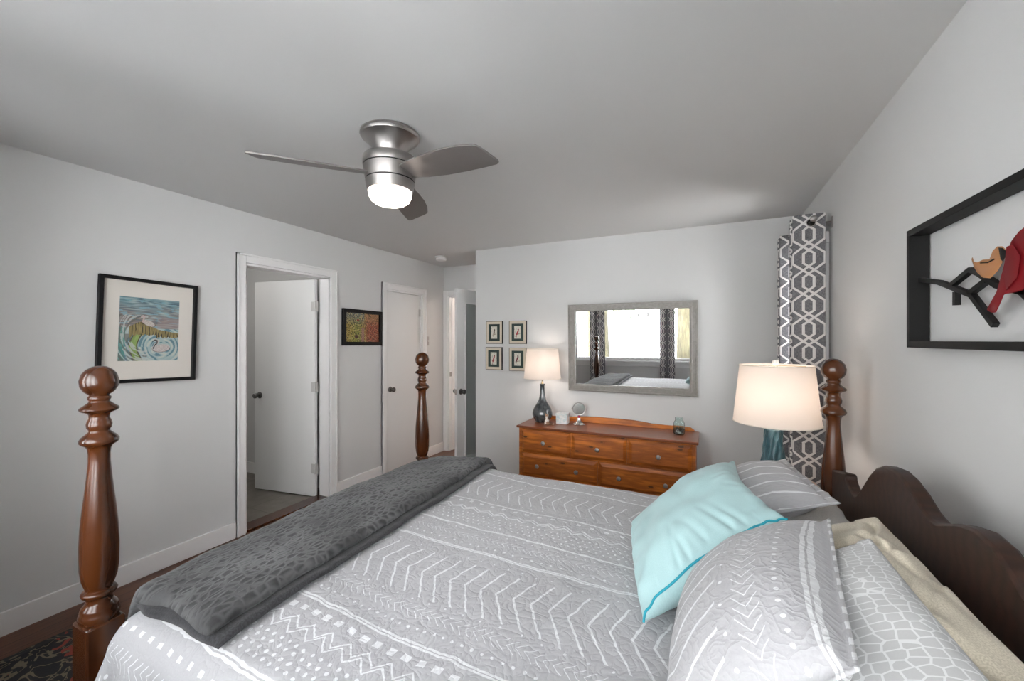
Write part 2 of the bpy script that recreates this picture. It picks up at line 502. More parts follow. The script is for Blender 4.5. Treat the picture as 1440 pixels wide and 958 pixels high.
def pane():
    m = bpy.data.materials.new('window_glass'); m.use_nodes = True; nt = m.node_tree; nt.nodes.clear()
    o = nt.nodes.new('ShaderNodeOutputMaterial'); t = nt.nodes.new('ShaderNodeBsdfTransparent'); g = nt.nodes.new('ShaderNodeBsdfGlossy')
    g.inputs['Roughness'].default_value = 0.0
    mx = nt.nodes.new('ShaderNodeMixShader'); f = nt.nodes.new('ShaderNodeFresnel'); f.inputs[0].default_value = 1.2
    nt.links.new(f.outputs[0], mx.inputs[0]); nt.links.new(t.outputs[0], mx.inputs[1]); nt.links.new(g.outputs[0], mx.inputs[2])
    nt.links.new(mx.outputs[0], o.inputs[0]); return m
MT['pane'] = pane()
def attr_mat(name, rough=.5):
    M = Mat(name, (.5, .5, .5), rough); a = M.node('ShaderNodeAttribute'); a.attribute_name = 'paint'
    M.base(a.outputs['Color']); return M.m
MT['print'] = attr_mat('printed_paper', .35)
def rug_mat():
    M = Mat('black_rug_with_vines', (.02, .02, .02), .95)
    v = M.coords(); n = M.noise(v, 7, 2, .5, 2.2)
    l = (n-.5).abs().lt(.022); n2 = M.noise(v, 11, 1, .5, 1)
    c = M.mix(l, (.010, .010, .011), (.13, .105, .07)); M.base(M.mix(n2.gt(.63), c, (.20, .03, .02))); M.bump(M.noise(v, 200, 2), .3, .004); return M.m
MT['rug'] = rug_mat()

# ------------------------------------------------------------------ the room
XL, XR, YW, YF, YA, ZC = -3.155, 0.68, -0.45, 3.84, 4.55, 2.44
T = .12
XA = -2.25   # alcove side
struct('floor', B(XL-.02, XR+T, YW-T, YA+.02, -.06, 0), MT['floor'], smooth=False)
struct('ceiling', B(XL-T, XR+T, YW-T, YA+T, ZC, ZC+.1), MT['ceil'], smooth=False)
D1 = (1.935, 2.715, 2.055)     # bathroom opening y0,y1,z
D2 = (3.445, 4.08, 2.03)       # closet door
struct('wall_left', Bs((XL-T, XL, YW-T, D1[0], 0, ZC), (XL-T, XL, D1[0], D1[1], D1[2], ZC), (XL-T, XL, D1[1], D2[0], 0, ZC),
                       (XL-T, XL, D2[0], D2[1], D2[2], ZC), (XL-T, XL, D2[1], YA+T, 0, ZC)), MT['wall'], smooth=False)
WR = (3.13, 3.52, .97, 2.06)
struct('wall_right', Bs((XR, XR+T, YW-T, WR[0], 0, ZC), (XR, XR+T, WR[1], YF+T, 0, ZC), (XR, XR+T, WR[0], WR[1], 0, WR[2]),
                        (XR, XR+T, WR[0], WR[1], WR[3], ZC)), MT['wall'], smooth=False)
struct('wall_far', Bs((XA, XR+T, YF, YF+T, 0, ZC), (XA, XA+T, YF+T, YA+T, 0, ZC)), MT['wall'], smooth=False)
D3 = (-3.085, -2.315, 2.055)
struct('wall_alcove', Bs((XL-T, D3[0], YA, YA+T, 0, ZC), (D3[1], XA+T, YA, YA+T, 0, ZC), (D3[0], D3[1], YA, YA+T, D3[2], ZC)), MT['wall'], smooth=False)
WX = (-2.42, .50, .865, 2.30)
struct('wall_window', Bs((XL-T, WX[0], YW-T, YW, 0, ZC), (WX[1], XR+T, YW-T, YW, 0, ZC), (WX[0], WX[1], YW-T, YW, 0, WX[2]),
                         (WX[0], WX[1], YW-T, YW, WX[3], ZC)), MT['wall'], smooth=False)
# window in the wall behind the viewpoint (seen in the dresser mirror)
bm = Bs((WX[0]-.07, WX[1]+.07, YW, YW+.02, WX[3], WX[3]+.07), (WX[0]-.07, WX[0], YW, YW+.02, WX[2], WX[3]), (WX[1], WX[1]+.07, YW, YW+.02, WX[2], WX[3]),
        (WX[0], WX[1], YW-.09, YW-.04, WX[2], WX[2]+.05), (WX[0], WX[1], YW-.09, YW-.04, WX[3]-.05, WX[3]))
for x in (-1.98, -.56, WX[0]+.025, WX[1]-.025): box(bm, x-.03, x+.03, YW-.09, YW-.02, WX[2], WX[3])
wn = struct('window_1', bm, MT['trim'], bevel=.003)
mesh_obj('sill', Bs((WX[0]-.1, WX[1]+.1, YW, YW+.06, WX[2]-.03, WX[2]), (WX[0]-.08, WX[1]+.08, YW, YW+.015, WX[2]-.11, WX[2]-.03)), MT['trim'], wn, bevel=.003)
mesh_obj('pane', B(WX[0], WX[1], YW-.067, YW-.063, WX[2], WX[3]), MT['pane'], wn, smooth=False)
# small window beyond the nightstand
y0, y1, z0, z1 = WR
bm = Bs((XR-.018, XR, y0-.06, y0, z0-.04, z1), (XR-.018, XR, y1, y1+.06, z0-.04, z1), (XR-.022, XR, y0-.07, y1+.07, z1, z1+.07),
        (XR+.03, XR+.08, y0, y1, z0, z0+.04), (XR+.03, XR+.08, y0, y1, z1-.04, z1), (XR+.03, XR+.08, y0, y0+.035, z0, z1),
        (XR+.03, XR+.08, y1-.035, y1, z0, z1), (XR+.03, XR+.08, y0, y1, 1.49, 1.53))
wn2 = struct('window_2', bm, MT['trim'], bevel=.002)
mesh_obj('sill', B(XR-.04, XR+.03, y0-.07, y1+.07, z0-.06, z0-.035), MT['trim'], wn2, bevel=.003)
mesh_obj('pane', B(XR+.054, XR+.058, y0, y1, z0, z1), MT['pane'], wn2, smooth=False)

def baseboard(name, boxes): struct(name, Bs(*boxes), MT['trim'], bevel=.003)
hb = .118; tb = .016
baseboard('baseboard_left', [(XL, XL+tb, YW, D1[0]-.07, 0, hb), (XL, XL+tb, D1[1]+.07, D2[0]-.07, 0, hb), (XL, XL+tb, D2[1]+.07, YA, 0, hb)])
baseboard('baseboard_far', [(XA, XR, YF-tb, YF, 0, .088), (XA-tb, XA, YF-tb, YA, 0, hb)])
baseboard('baseboard_right', [(XR-tb, XR, YW, YF, 0, hb)])
baseboard('baseboard_window', [(XL, XR, YW, YW+tb, 0, hb)])
def casing_y(name, a, b, z, x, wd=.066, th=.018):
    s = Bs((x, x+th, a-wd, a, 0, z+wd), (x, x+th, b, b+wd, 0, z+wd), (x, x+th, a, b, z, z+wd),
           (x, x+th+.008, a-wd, a-wd+.016, 0, z+wd), (x, x+th+.008, b+wd-.016, b+wd, 0, z+wd), (x, x+th+.008, a-wd, b+wd, z+wd-.016, z+wd),
           # jamb lining and stop
           (x-T, x, a, a+.018, 0, z), (x-T, x, b-.018, b, 0, z), (x-T, x, a, b, z-.018, z))
    return struct(name, s, MT['trim'], bevel=.002)
casing_y('trim_1', *D1, XL)
casing_y('trim_2', *D2, XL)
s = Bs((D3[0]-.066, D3[0], YA-.018, YA, 0, D3[2]+.066), (D3[1], XA-.001, YA-.018, YA, 0, D3[2]+.066), (D3[0], D3[1], YA-.018, YA, D3[2], D3[2]+.066),
       (D3[0]-.066, D3[0]-.05, YA-.026, YA-.018, 0, D3[2]+.066),
       (D3[0], D3[0]+.018, YA, YA+T, 0, D3[2]), (D3[1]-.018, D3[1], YA, YA+T, 0, D3[2]), (D3[0], D3[1], YA, YA+T, D3[2]-.018, D3[2]),
       (D3[0]+.018, D3[0]+.03, YA+.05, YA+T, 0, D3[2]))
struct('trim_3', s, MT['trim'], bevel=.002)
struct('trim_4', B(XL-T-.02, XL, D1[0]+.018, D1[1]-.018, 0, .016), MT['post'], bevel=.004)   # wooden threshold

def knob(parent, p, d, mat=None):
    """round door knob at point p on a door face, sticking out along unit vector d"""
    d = Vector(d).normalized(); q = Vector((0, 0, 1)).rotation_difference(d).to_matrix().to_4x4()
    bm = L([(0, 0), (.032, 0), (.032, .004), (.026, .008), (.012, .010), (.011, .032), (.02, .036), (.027, .046), (.027, .056), (.02, .064), (0, .066)], seg=24,
           M=Matrix.Translation(Vector(p)) @ q)
    return mesh_obj('door_knob', bm, mat or MT['dark_nickel'], parent)
def slab(name, hinge, free, z0, z1, th=.035):
    """leaf standing on the line hinge-free; returns the object, direction and face normal"""
    h = Vector((*hinge, 0)); f = Vector((*free, 0)); d = (f-h); n = Vector((-d.y, d.x, 0)).normalized()
    bm = bmesh.new(); c = (h+f)/2; obox(bm, (c.x, c.y, (z0+z1)/2), d/2, n*th/2, (0, 0, (z1-z0)/2))
    o = mesh_obj(name, bm, MT['door'], bevel=.002); o['kind'] = 'structure'
    return o, d.normalized(), n
# bathroom door, standing open into the bathroom
h1 = (XL-T-.012, D1[1]-.045); f1 = (h1[0]-.722, h1[1]-.098)
d1, dd, nn = slab('door_1', h1, f1, .012, 2.035)
if nn.y > 0: nn = -nn
kp = Vector((*f1, .93))-dd*.065
knob(d1, kp+nn*.0175, nn); knob(d1, kp-nn*.0175, -nn)
bm = bmesh.new(); e = Vector((*f1, .93)); obox(bm, e+dd*.001, dd*.002, nn*.012, (0, 0, .028)); mesh_obj('latch_plate', bm, MT['nickel'], d1)
for z in (1.78, 1.03, .27):
    bm = bmesh.new(); hp = Vector((*h1, z))
    lathe(bm, [(0, -.048), (.007, -.047), (.007, .047), (0, .048)], seg=10, M=Matrix.Translation(hp+nn*.022-dd*.01))
    obox(bm, hp+nn*.0185+dd*.018, dd*.02, nn*.0015, (0, 0, .045)); obox(bm, hp+nn*.0185-dd*.028+Vector((.0, 0, 0)), dd*.014, nn*.0015, (0, 0, .045))
    mesh_obj('hinge', bm, MT['hinge'], d1)
# closed closet door
bm = B(XL-.045, XL-.012, D2[0]+.021, D2[1]-.021, .01, D2[2]-.021)
d2 = mesh_obj('door_2', bm, MT['door'], bevel=.002); d2['kind'] = 'structure'
knob(d2, (XL-.012, D2[0]+.085, .92), (1, 0, 0))
for z in (1.80, 1.02, .25):
    bm = L([(0, -.045), (.006, -.044), (.006, .044), (0, .045)], seg=10, M=Matrix.Translation((XL-.006, D2[1]-.024, z))); box(bm, XL-.012, XL-.008, D2[1]-.05, D2[1]-.02, z-.044, z+.044)
    mesh_obj('hinge', bm, MT['hinge'], d2)
# alcove door, open into the room, with a dressing mirror on it
h3 = (D3[1]-.03, YA-.03); f3 = (-2.47, 3.785)
d3, dd3, n3 = slab('door_3', h3, f3, .012, 2.035)
if n3.x < 0: n3 = -n3
kp = Vector((*f3, .90))-dd3*.062
knob(d3, kp+n3*.0175, n3); knob(d3, kp-n3*.0175, -n3)
bm = bmesh.new(); obox(bm, Vector((*f3, .90))+dd3*.001, dd3*.0015, n3*.012, (0, 0, .03)); mesh_obj('latch_plate', bm, MT['nickel'], d3)
cm = (Vector((*h3, 0))+Vector((*f3, 0)))/2
bm = bmesh.new(); obox(bm, cm+n3*.021+Vector((0, 0, .98))-dd3*.0, dd3*.235, n3*.004, (0, 0, .90)); mesh_obj('mirror_panel', bm, MT['doormirror'], d3, smooth=False)
bm = bmesh.new()
for s in (-1, 1): obox(bm, cm+n3*.021+dd3*s*.24+Vector((0, 0, .98)), dd3*.008, n3*.006, (0, 0, .91))
for z in (.075, 1.885): obox(bm, cm+n3*.021+Vector((0, 0, z)), dd3*.24, n3*.006, (0, 0, .008))
mesh_obj('mirror_edge', bm, MT['trim'], d3)
bm = B(D3[0]+.018, D3[0]+.022, YA+.004, YA+.045, .985, 1.04); o = mesh_obj('trim_5', bm, MT['nickel']); o['kind'] = 'structure'

struct('closet_light_block', Bs((XL-T-.5, XL-T-.4, D2[0]-.1, D2[1]+.1, 0, ZC), (XL-T-.4, XL-T, D2[0]-.1, D2[0]-.02, 0, ZC), (XL-T-.4, XL-T, D2[1]+.02, D2[1]+.1, 0, ZC), (XL-T-.4, XL-.02, D2[0]-.02, D2[1]+.02, -.06, 0)), MT['wall'], smooth=False)  # unseen shell added behind the closed door to block light leaking under it
# bathroom
BX = -4.95; BY0, BY1 = 1.0, 2.86
struct('floor_bathroom', B(BX-.1, XL-.02, BY0-.1, BY1+.1, -.05, .002), MT['tile'], smooth=False)
struct('wall_bathroom', Bs((BX-.1, XL-T, BY1, BY1+.1, 0, ZC), (BX-.1, XL-T, BY0-.1, BY0, 0, ZC), (BX-.1, BX, BY0, BY1, 0, ZC)), MT['wall'], smooth=False)
struct('ceiling_bathroom', B(BX-.1, XL-T, BY0-.1, BY1+.1, ZC-.02, ZC+.08), MT['ceil'], smooth=False)
struct('baseboard_bathroom', Bs((BX, XL-T-.05, BY1-.014, BY1, 0, .12), (BX, BX+.014, BY0, BY1, 0, .12)), MT['trim'], bevel=.003)
# hallway beyond the alcove door
struct('floor_hallway', B(-3.9, -1.6, YA+.02, 6.3, -.06, -.001), MT['floor'], smooth=False)
struct('wall_hallway', Bs((-3.9, -1.6, 6.2, 6.3, 0, ZC), (-3.9, -3.8, YA+T, 6.3, 0, ZC), (-1.7, -1.6, YA+T, 6.3, 0, ZC)), plain('warm_hall_paint', (.62, .55, .51), .8), smooth=False)
struct('ceiling_hallway', B(-3.9, -1.6, YA+T, 6.3, ZC, ZC+.1), MT['ceil'], smooth=False)
struct('baseboard_hallway', B(-3.8, -1.7, 6.185, 6.2, 0, .11), MT['trim'])
def point(name, loc, e, col, r=.05):
    d = bpy.data.lights.new(name, 'POINT'); d.energy = e; d.color = col; d.shadow_soft_size = r
    o = bpy.data.objects.new(name, d); C.objects.link(o); o.location = loc; return o
point('hallway_light', (-2.7, 5.4, 2.2), HALL_W, (1, .86, .74), .1)
point('bathroom_fill_light', (-4.1, 1.7, 2.2), BATH_W, (1, .97, .93), .12)  # added lamp, no fixture modelled; lifts the dark bathroom and its open door

# ------------------------------------------------------------------ bed
bed = thing('four_poster_bed', 'dark wooden four poster bed with ball finials and scalloped headboard', 'bed', (-.6, 1.4, 0))
PROF = [(0, 1.386), (.016, 1.3835), (.030, 1.3745), (.040, 1.361), (.0455, 1.340), (.0435, 1.322), (.036, 1.307), (.0245, 1.297), (.0225, 1.294), (.0265, 1.291), (.0275, 1.286), (.0255, 1.281),
        (.0235, 1.278), (.0245, 1.274), (.033, 1.266), (.0445, 1.257), (.0462, 1.252), (.043, 1.247), (.030, 1.241), (.0245, 1.236), (.0235, 1.224), (.0275, 1.216), (.0300, 1.206), (.0290, 1.195),
        (.0245, 1.188), (.0240, 1.184), (.029, 1.178), (.041, 1.167), (.0460, 1.158), (.0455, 1.150), (.040, 1.144), (.032, 1.139), (.0275, 1.131), (.0255, 1.115), (.0255, 1.09), (.0285, 1.05), (.0335, .995),
        (.039, .942), (.0435, .889), (.0458, .83), (.0450, .765), (.041, .731), (.034, .708), (.030, .700), (.031, .697), (.039, .694), (.0425, .688), (.040, .681), (.032, .676), (.030, .668),
        (.034, .655), (.042, .645), (.0445, .638), (.0440, .632), (.047, .626), (.0485, .618), (.047, .609), (.044, .604), (.044, .55)]
def bed_post(x, y):
    bm = L(PROF, x, y, 48)
    p = mesh_obj('post', bm, MT['post'], bed, auto=50)
    bl = bmesh.new(); h = .047
    # chamfered block with lamb's-tongue tops
    for z0, z1 in ((.24, .604),):
        box(bl, x-h, x+h, y-h, y+h, z0, z1)
    mesh_obj('block', bl, MT['post'], p, bevel=.007)
    mesh_obj('foot', L(smooth_prof([(.028, .25), (.042, .235), (.044, .22), (.03, .205), (.036, .17), (.040, .12), (.032, .05), (.026, .03), (.034, .02), (.034, .0)], 3), x, y, 28), MT['post'], p)
for x, y in ((-1.70, .60), (-1.70, 2.20), (.503, 2.20), (.503, .46)): bed_post(x, y)
# headboard
hbp = [(2.155, .45), (2.155, .915), (2.08, .93), (1.985, .95), (1.972, .948), (1.965, .93), (1.945, .918), (1.93, .912), (1.90, .905), (1.872, .902), (1.845, .912), (1.81, .94), (1.77, .975), (1.72, 1.02),
       (1.66, 1.062), (1.60, 1.086), (1.53, 1.094), (1.47, 1.087), (1.41, 1.068), (1.36, 1.045), (1.32, 1.035), (1.29, 1.036), (1.25, 1.052), (1.20, 1.072), (1.14, 1.085), (1.08, 1.078), (1.03, 1.052),
       (.97, 1.01), (.90, .96), (.85, .925), (.80, .905), (.75, .905), (.72, .915), (.70, .94), (.66, .945), (.507, .915), (.507, .45)]
bm = prism(bmesh.new(), hbp, lambda a, b: (.487, a, b), lambda a, b: (.525, a, b))
mesh_obj('headboard', bm, MT['headboard'], bed, smooth=True, bevel=.006, auto=30)
mesh_obj('footrail', B(-1.72, -1.68, .64, 2.16, .36, .555), MT['post'], bed, bevel=.006)
for y in (.60, 2.17): mesh_obj('side_rail', B(-1.66, .47, y-.012 if y < 1 else y, y+.012 if y < 1 else y+.024, .28, .45), MT['post'], bed, bevel=.004)
mat_o = mesh_obj('mattress', B(-1.62, .465, .62, 2.12, .40, .64), MT['mattress'], bevel=.04)
tag(mat_o, 'white mattress under the grey patterned quilt on the bed', 'mattress')
bx = mesh_obj('box_spring', B(-1.62, .465, .64, 2.12, .20, .398), MT['mattress'], bevel=.02)
tag(bx, 'low white box spring hidden beneath the mattress', 'box spring')

# quilt: cloth coordinates (a along the bed, b across), draped over foot and both sides
XF, YN, YB, ZT = -1.56, .545, 2.165, .672
def quilt_point(a, b):
    rc = .085
    cf = min(1, max(0, (b-.60)/.35))*min(1, max(0, (2.12-b)/.25)); cf = cf*cf*(3-2*cf)
    xf = XF-.072*cf+.01
    da = max(0, xf+rc-a); dbn = max(0, YN+rc-b); dbf = max(0, b-(YB-rc))
    sgn = -1 if dbn > 0 else 1; db = max(dbn, dbf)
    d = math.hypot(da, db)
    px = max(a, xf+rc); py = min(max(b, YN+rc), YB-rc)
    puff = .030*max(0, 1-((b-1.385)/.86)**2)**.4 * min(1, max(0, (a-XF)/.35))**.5
    und = .010*mn.noise(Vector((a*3.1, b*3.1, 0)))+.0035*mn.noise(Vector((a*13, b*13, 2)))
    if d < 1e-6:
        return Vector((px, py, ZT+puff+und+.020*min(1, max(0, (b-1.1)/.9))))
    ux, uy = -da/d, sgn*db/d
    arc = rc*PI/2
    if d < arc:
        th = d/rc; out = rc*math.sin(th); dz = rc*(1-math.cos(th)); 
    else:
        e = d-arc; out = rc+e*.16; dz = rc+e*.985
    drop = max(0, dz-rc*.5)
    ang = math.atan2(uy, ux)
    s = a*1.0 if db > da else b
    corner = 2*min(da, db)/(da+db+1e-6)
    fold = .022*math.sin(s*19+1.5*math.sin(s*5)+ang*6)+.012*math.sin(s*43+ang*9)
    fold *= min(1, drop*5)*(1+1.2*corner)
    out += fold+und
    z = ZT+puff*max(0, 1-d/.2)+und*max(0, 1-d/.1)-dz
    z += .020*min(1, max(0, (b-1.1)/.9))*max(0, 1-d/.3)
    return Vector((max(px+ux*out, -1.650), py+uy*out, max(z, .03)))
a0, a1, b0, b1 = XF-.42, .42, YN-.44, YB+.44
NA, NB = 250, 250
bm = grid(NA, NB, lambda i, j: quilt_point(a0+(a1-a0)*i/NA, b0+(b1-b0)*j/NB), lambda i, j: (a0+(a1-a0)*i/NA, b0+(b1-b0)*j/NB))
q = mesh_obj('quilt', bm, MT['quilt'], smooth='full', solid=.012)
q.modifiers['solid'].offset = -1
tag(q, 'light grey quilt with white chevrons, dots and stripes spread over the bed', 'quilt')

# plush throw across the foot
th = thing('throw_blanket', 'charcoal plush throw folded in a long strip across the foot of the bed', 'blanket', (-1.33, 1.35, .71))
def throw_layer(name, xa, xb, ya, yb, lift, thick, mat, seed):
    NX, NY = 60, 150
    def pt(i, j, top):
        u = i/NX; v = j/NY
        # rounded rim: param runs past the edge and tucks down
        ax = xa+(xb-xa)*u; by = ya+(yb-ya)*v
        wob = .006*mn.noise(Vector((v*9, seed, 1)))
        ax += wob*(2*u-1)-.022*v*u
        if yb-ya > 1: by += .012*mn.noise(Vector((u*4, seed, 5)))*(1-2*v)
        base = quilt_point(ax, by)
        e = 1e-3
        n = (quilt_point(ax+.01, by)-quilt_point(ax-.01, by)).cross(quilt_point(ax, by+.01)-quilt_point(ax, by-.01)).normalized()
        if n.z < 0: n = -n
        ex = min(u, 1-u)*(xb-xa); ey = min(v, 1-v)*(yb-ya); r = thick*.8
        f = math.sqrt(max(0, 1-max(0, 1-ex/r)**2))*math.sqrt(max(0, 1-max(0, 1-ey/r)**2))
        w = .007*mn.noise(Vector((ax*7, by*7, seed)))+.003*mn.noise(Vector((ax*25, by*25, seed)))
        mid = lift+thick/2
        return base+n*((mid+thick/2*f+w*f) if top else (mid-thick/2*f))
    bm = bmesh.new(); uv = bm.loops.layers.uv.new('UVMap')
    T_ = [[bm.verts.new(pt(i, j, True)) for j in range(NY+1)] for i in range(NX+1)]
    U_ = [[T_[i][j] if i in (0, NX) or j in (0, NY) else bm.verts.new(pt(i, j, False)) for j in range(NY+1)] for i in range(NX+1)]
    for V, fl in ((T_, 1), (U_, 0)):
        for i in range(NX):
            for j in range(NY):
                idx = [(i, j), (i+1, j), (i+1, j+1), (i, j+1)]
                if not fl: idx.reverse()
                f = bm.faces.new([V[p][q_] for p, q_ in idx])
                for l, (p, q_) in zip(f.loops, idx): l[uv].uv = (xa+(xb-xa)*p/NX, ya+(yb-ya)*q_/NY)
    return mesh_obj(name, bm, mat, th, smooth='full')
throw_layer('folded_top', -1.625, -1.125, .618, 2.135, .020, .040, MT['plush'], 3.3)
throw_layer('lower_fold', -1.60, -1.093, .61, 2.15, .006, .018, MT['plush_under'], 8.1)

# ------------------------------------------------------------------ pillows
def pillow(name, c00, c10, c11, c01, thick, mat, label, flange=0., pinch=.06, NU=44, NV=44, seed=1., uvf=None, power=.5, wr=1., group=None, creases=()):
    """corners in order around; local u runs c00->c10, v runs c00->c01"""
    c00, c10, c11, c01 = map(Vector, (c00, c10, c11, c01))
    nrm = ((c10-c00)+(c11-c01)).cross((c01-c00)+(c11-c10)).normalized()
    if nrm.z < 0: nrm = -nrm
    lu = ((c10-c00).length+(c11-c01).length)/2; lv = ((c01-c00).length+(c11-c10).length)/2
    def pt(i, j, s):
        u = i/NU; v = j/NV
        # denser rim
        u = .5-.5*math.cos(PI*u)*(.35)+(u-.5)*.65 if True else u
        v = .5-.5*math.cos(PI*v)*(.35)+(v-.5)*.65
        U = 2*u-1; Vv = 2*v-1
        pk = pinch if isinstance(pinch, tuple) else (pinch,)*4
        pu = 1-pk[0 if U < 0 else 1]*(1-Vv*Vv)*abs(U)**3; pv = 1-pk[2 if Vv < 0 else 3]*(1-U*U)*abs(Vv)**3
        uu = .5+.5*U*pu; vv = .5+.5*Vv*pv
        p = c00*(1-uu)*(1-vv)+c10*uu*(1-vv)+c11*uu*vv+c01*(1-uu)*vv
        fu = min(1, max(0, (1-abs(U))*lu/2-flange)/(lu/2-flange)); fv = min(1, max(0, (1-abs(Vv))*lv/2-flange)/(lv/2-flange))
        gu = 1-(1-fu)**2; gv = 1-(1-fv)**2
        h = (gu*gv)**power*thick/2
        rim = min(1, fu*4)*min(1, fv*4)
        q_ = Vector((u*lu, v*lv, seed*3.7+s))
        w = (.010*mn.noise(q_*5)+.005*mn.noise(q_*13))*(.35+.65*rim)*wr
        # creases that run in from the rim
        w += (.001 if flange else .0035)*wr*math.sin(v*38+4*mn.noise(q_*4))*(1-rim)*(1 if fu < .3 else 0)*min(1, fu*30+.1)
        for (ca, cb, da_, db_, dep) in creases:
            if s > 0:
                ex_, ey_ = (u-ca)*lu, (v-cb)*lv; ll = math.hypot(da_, db_); tt = (ex_*da_+ey_*db_)/ll; dd2 = abs(ex_*db_-ey_*da_)/ll
                env = max(0, min(1, tt/.015))*max(0, 1-tt/ll)
                w += .75*env*dep*(-math.exp(-(dd2/.007)**2)+.8*math.exp(-((dd2-.018)/.011)**2))
        edge = .0022 if (i in (0, NU) or j in (0, NV)) else .0028
        return p+nrm*(s*(h+edge*(0 if (i in (0, NU) or j in (0, NV)) else 1))+w)
    bm = bmesh.new(); uv = bm.loops.layers.uv.new('UVMap')
    A = [[bm.verts.new(pt(i, j, 1)) for j in range(NV+1)] for i in range(NU+1)]
    Bv = [[A[i][j] if i in (0, NU) or j in (0, NV) else bm.verts.new(pt(i, j, -1)) for j in range(NV+1)] for i in range(NU+1)]
    uvf = uvf or (lambda a, b: (a, b))
    for V, fl in ((A, 1), (Bv, 0)):
        for i in range(NU):
            for j in range(NV):
                idx = [(i, j), (i+1, j), (i+1, j+1), (i, j+1)]
                if not fl: idx.reverse()
                f = bm.faces.new([V[a][b] for a, b in idx])
                for l, (a, b) in zip(f.loops, idx): l[uv].uv = uvf(a/NU*lu, b/NV*lv)
    rimpts = [A[i][0 if i in (0, NU) else (4 if 12 < i < NU-12 else 2)].co.copy()+nrm*.001 for i in range(NU+1)]
    o = mesh_obj(name, bm, mat, smooth='full')
    tag(o, label, 'pillow', group)
    return o, rimpts, nrm
# tan pillow against the headboard
pillow('bed_pillow', (.10, 1.50, .80), (.435, 1.47, .968), (.445, .60, .975), (.10, .60, .80), .125, MT['tan'],
       'oatmeal tan pillow leaning on the headboard behind the honeycomb pillow', pinch=.03, seed=2, NU=90, NV=110, wr=2.4, power=.5,
       creases=((.93, .08, -.06, .34, .014), (.80, .20, .08, .40, .012), (.97, .45, -.10, .22, .012), (.70, .55, .10, .28, .012), (.98, .30, -.16, .10, .010)))
pillow('bed_pillow', (.185, 1.25, .895), (.350, 1.218, 1.0), (.360, .45, 1.0), (.185, .45, .895), .08, MT['hex'],
       'pale grey pillow with white honeycomb print on top of the tan pillow', pinch=.05, seed=5, NU=46, NV=60, wr=.8)
pillow('pillow_sham', (-.075, .74, .735), (-.02, 1.39, .735), (.300, 1.345, .992), (.195, .72, 1.005), .22, MT['sham'],
       'large grey quilted sham with white chevrons in front of the honeycomb pillow', flange=.018, pinch=.02, seed=9, NU=70, NV=60,
       uvf=lambda a, b: (a, 1.20-b*.985), power=.42, wr=.7)
# far side
pillow('bed_pillow', (.02, 1.55, .785), (.47, 1.56, .81), (.47, 2.13, .82), (.02, 2.12, .79), .12, MT['greige'],
       'plain greige pillow lying flat under the far striped sham', pinch=.04, seed=12, wr=1.2)
pillow('pillow_sham', (-.03, 2.06, .815), (-.01, 1.56, .81), (.40, 1.66, .935), (.315, 2.12, .95), .15, MT['sham'],
       'grey quilted sham with white chevron stripes beside the far bedpost', flange=.025, pinch=.04, seed=15, NU=60, NV=60,
       uvf=lambda a, b: (a, 1.005+b*.44), wr=.9)
po, rp, pn = pillow('throw_pillow', (-.144, 1.10, .735), (.208, 1.365, .965), (.105, 1.84, .985), (-.247, 1.575, .775), .21, MT['aqua'],
       'aqua blue square throw pillow with darker teal piping lying on the quilt', pinch=(-.03, .15, .03, .0), seed=21, NU=110, NV=110, wr=1.6, power=.52,
       creases=((.30, .04, .02, .13, .008), (.38, .03, -.03, .15, .007), (.52, .06, -.06, .12, .006), (.70, .05, -.08, .13, .009), (.78, .04, -.06, .10, .006), (.95, .55, -.12, -.02, .006), (.97, .35, -.10, .03, .005)))
bm = tube(bmesh.new(), [p for p in catmull(rp[::5], 6)], .0032, 8); pp = mesh_obj('piping', bm, MT['aqua_edge'], po, smooth='full')
pp['label'] = 'teal zip piping'

# ------------------------------------------------------------------ ceiling fan
FX, FY = -1.345, 1.50
fan = thing('ceiling_fan', 'brushed nickel three-bladed ceiling fan with a lit frosted bowl', 'ceiling fan', (FX, FY, 2.44))
mesh_obj('canopy', L([(.128, 2.4399), (.136, 2.434), (.137, 2.424), (.131, 2.417), (.130, 2.414), (.126, 2.412), (.108, 2.398), (.088, 2.375), (.074, 2.35), (.068, 2.33), (.068, 2.31)], FX, FY, 64), MT['nickel'], fan)
mh = mesh_obj('motor_housing', L([(.05, 2.325), (.112, 2.325), (.121, 2.321), (.124, 2.314), (.1245, 2.285), (.123, 2.281), (.117, 2.2805), (.117, 2.2755), (.122, 2.275), (.118, 2.245), (.1125, 2.2165), (.108, 2.216), (.108, 2.211),
     (.1125, 2.2105), (.109, 2.19), (.104, 2.168), (.098, 2.164), (.06, 2.164)], FX, FY, 64), MT['nickel'], fan)
bm = L([(.1195, 2.2815), (.1195, 2.2745)], FX, FY, 64); lathe(bm, [(.1115, 2.217), (.1115, 2.2095)], FX, FY, 64); mesh_obj('seam', bm, MT['gap'], mh)
mesh_obj('light_bowl', L([(.099, 2.170), (.100, 2.164), (.0975, 2.145), (.089, 2.125), (.070, 2.111), (.04, 2.105), (0, 2.103)], FX, FY, 48), MT['lens'], fan, auto=60)
outl = [(.075, -.028), (.10, -.050), (.16, -.064), (.26, -.078), (.36, -.085), (.45, -.082), (.515, -.070), (.535, -.060), (.545, -.045), (.575, .045), (.572, .058), (.56, .064), (.50, .068), (.40, .070), (.30, .068), (.20, .058), (.12, .042), (.075, .026)]
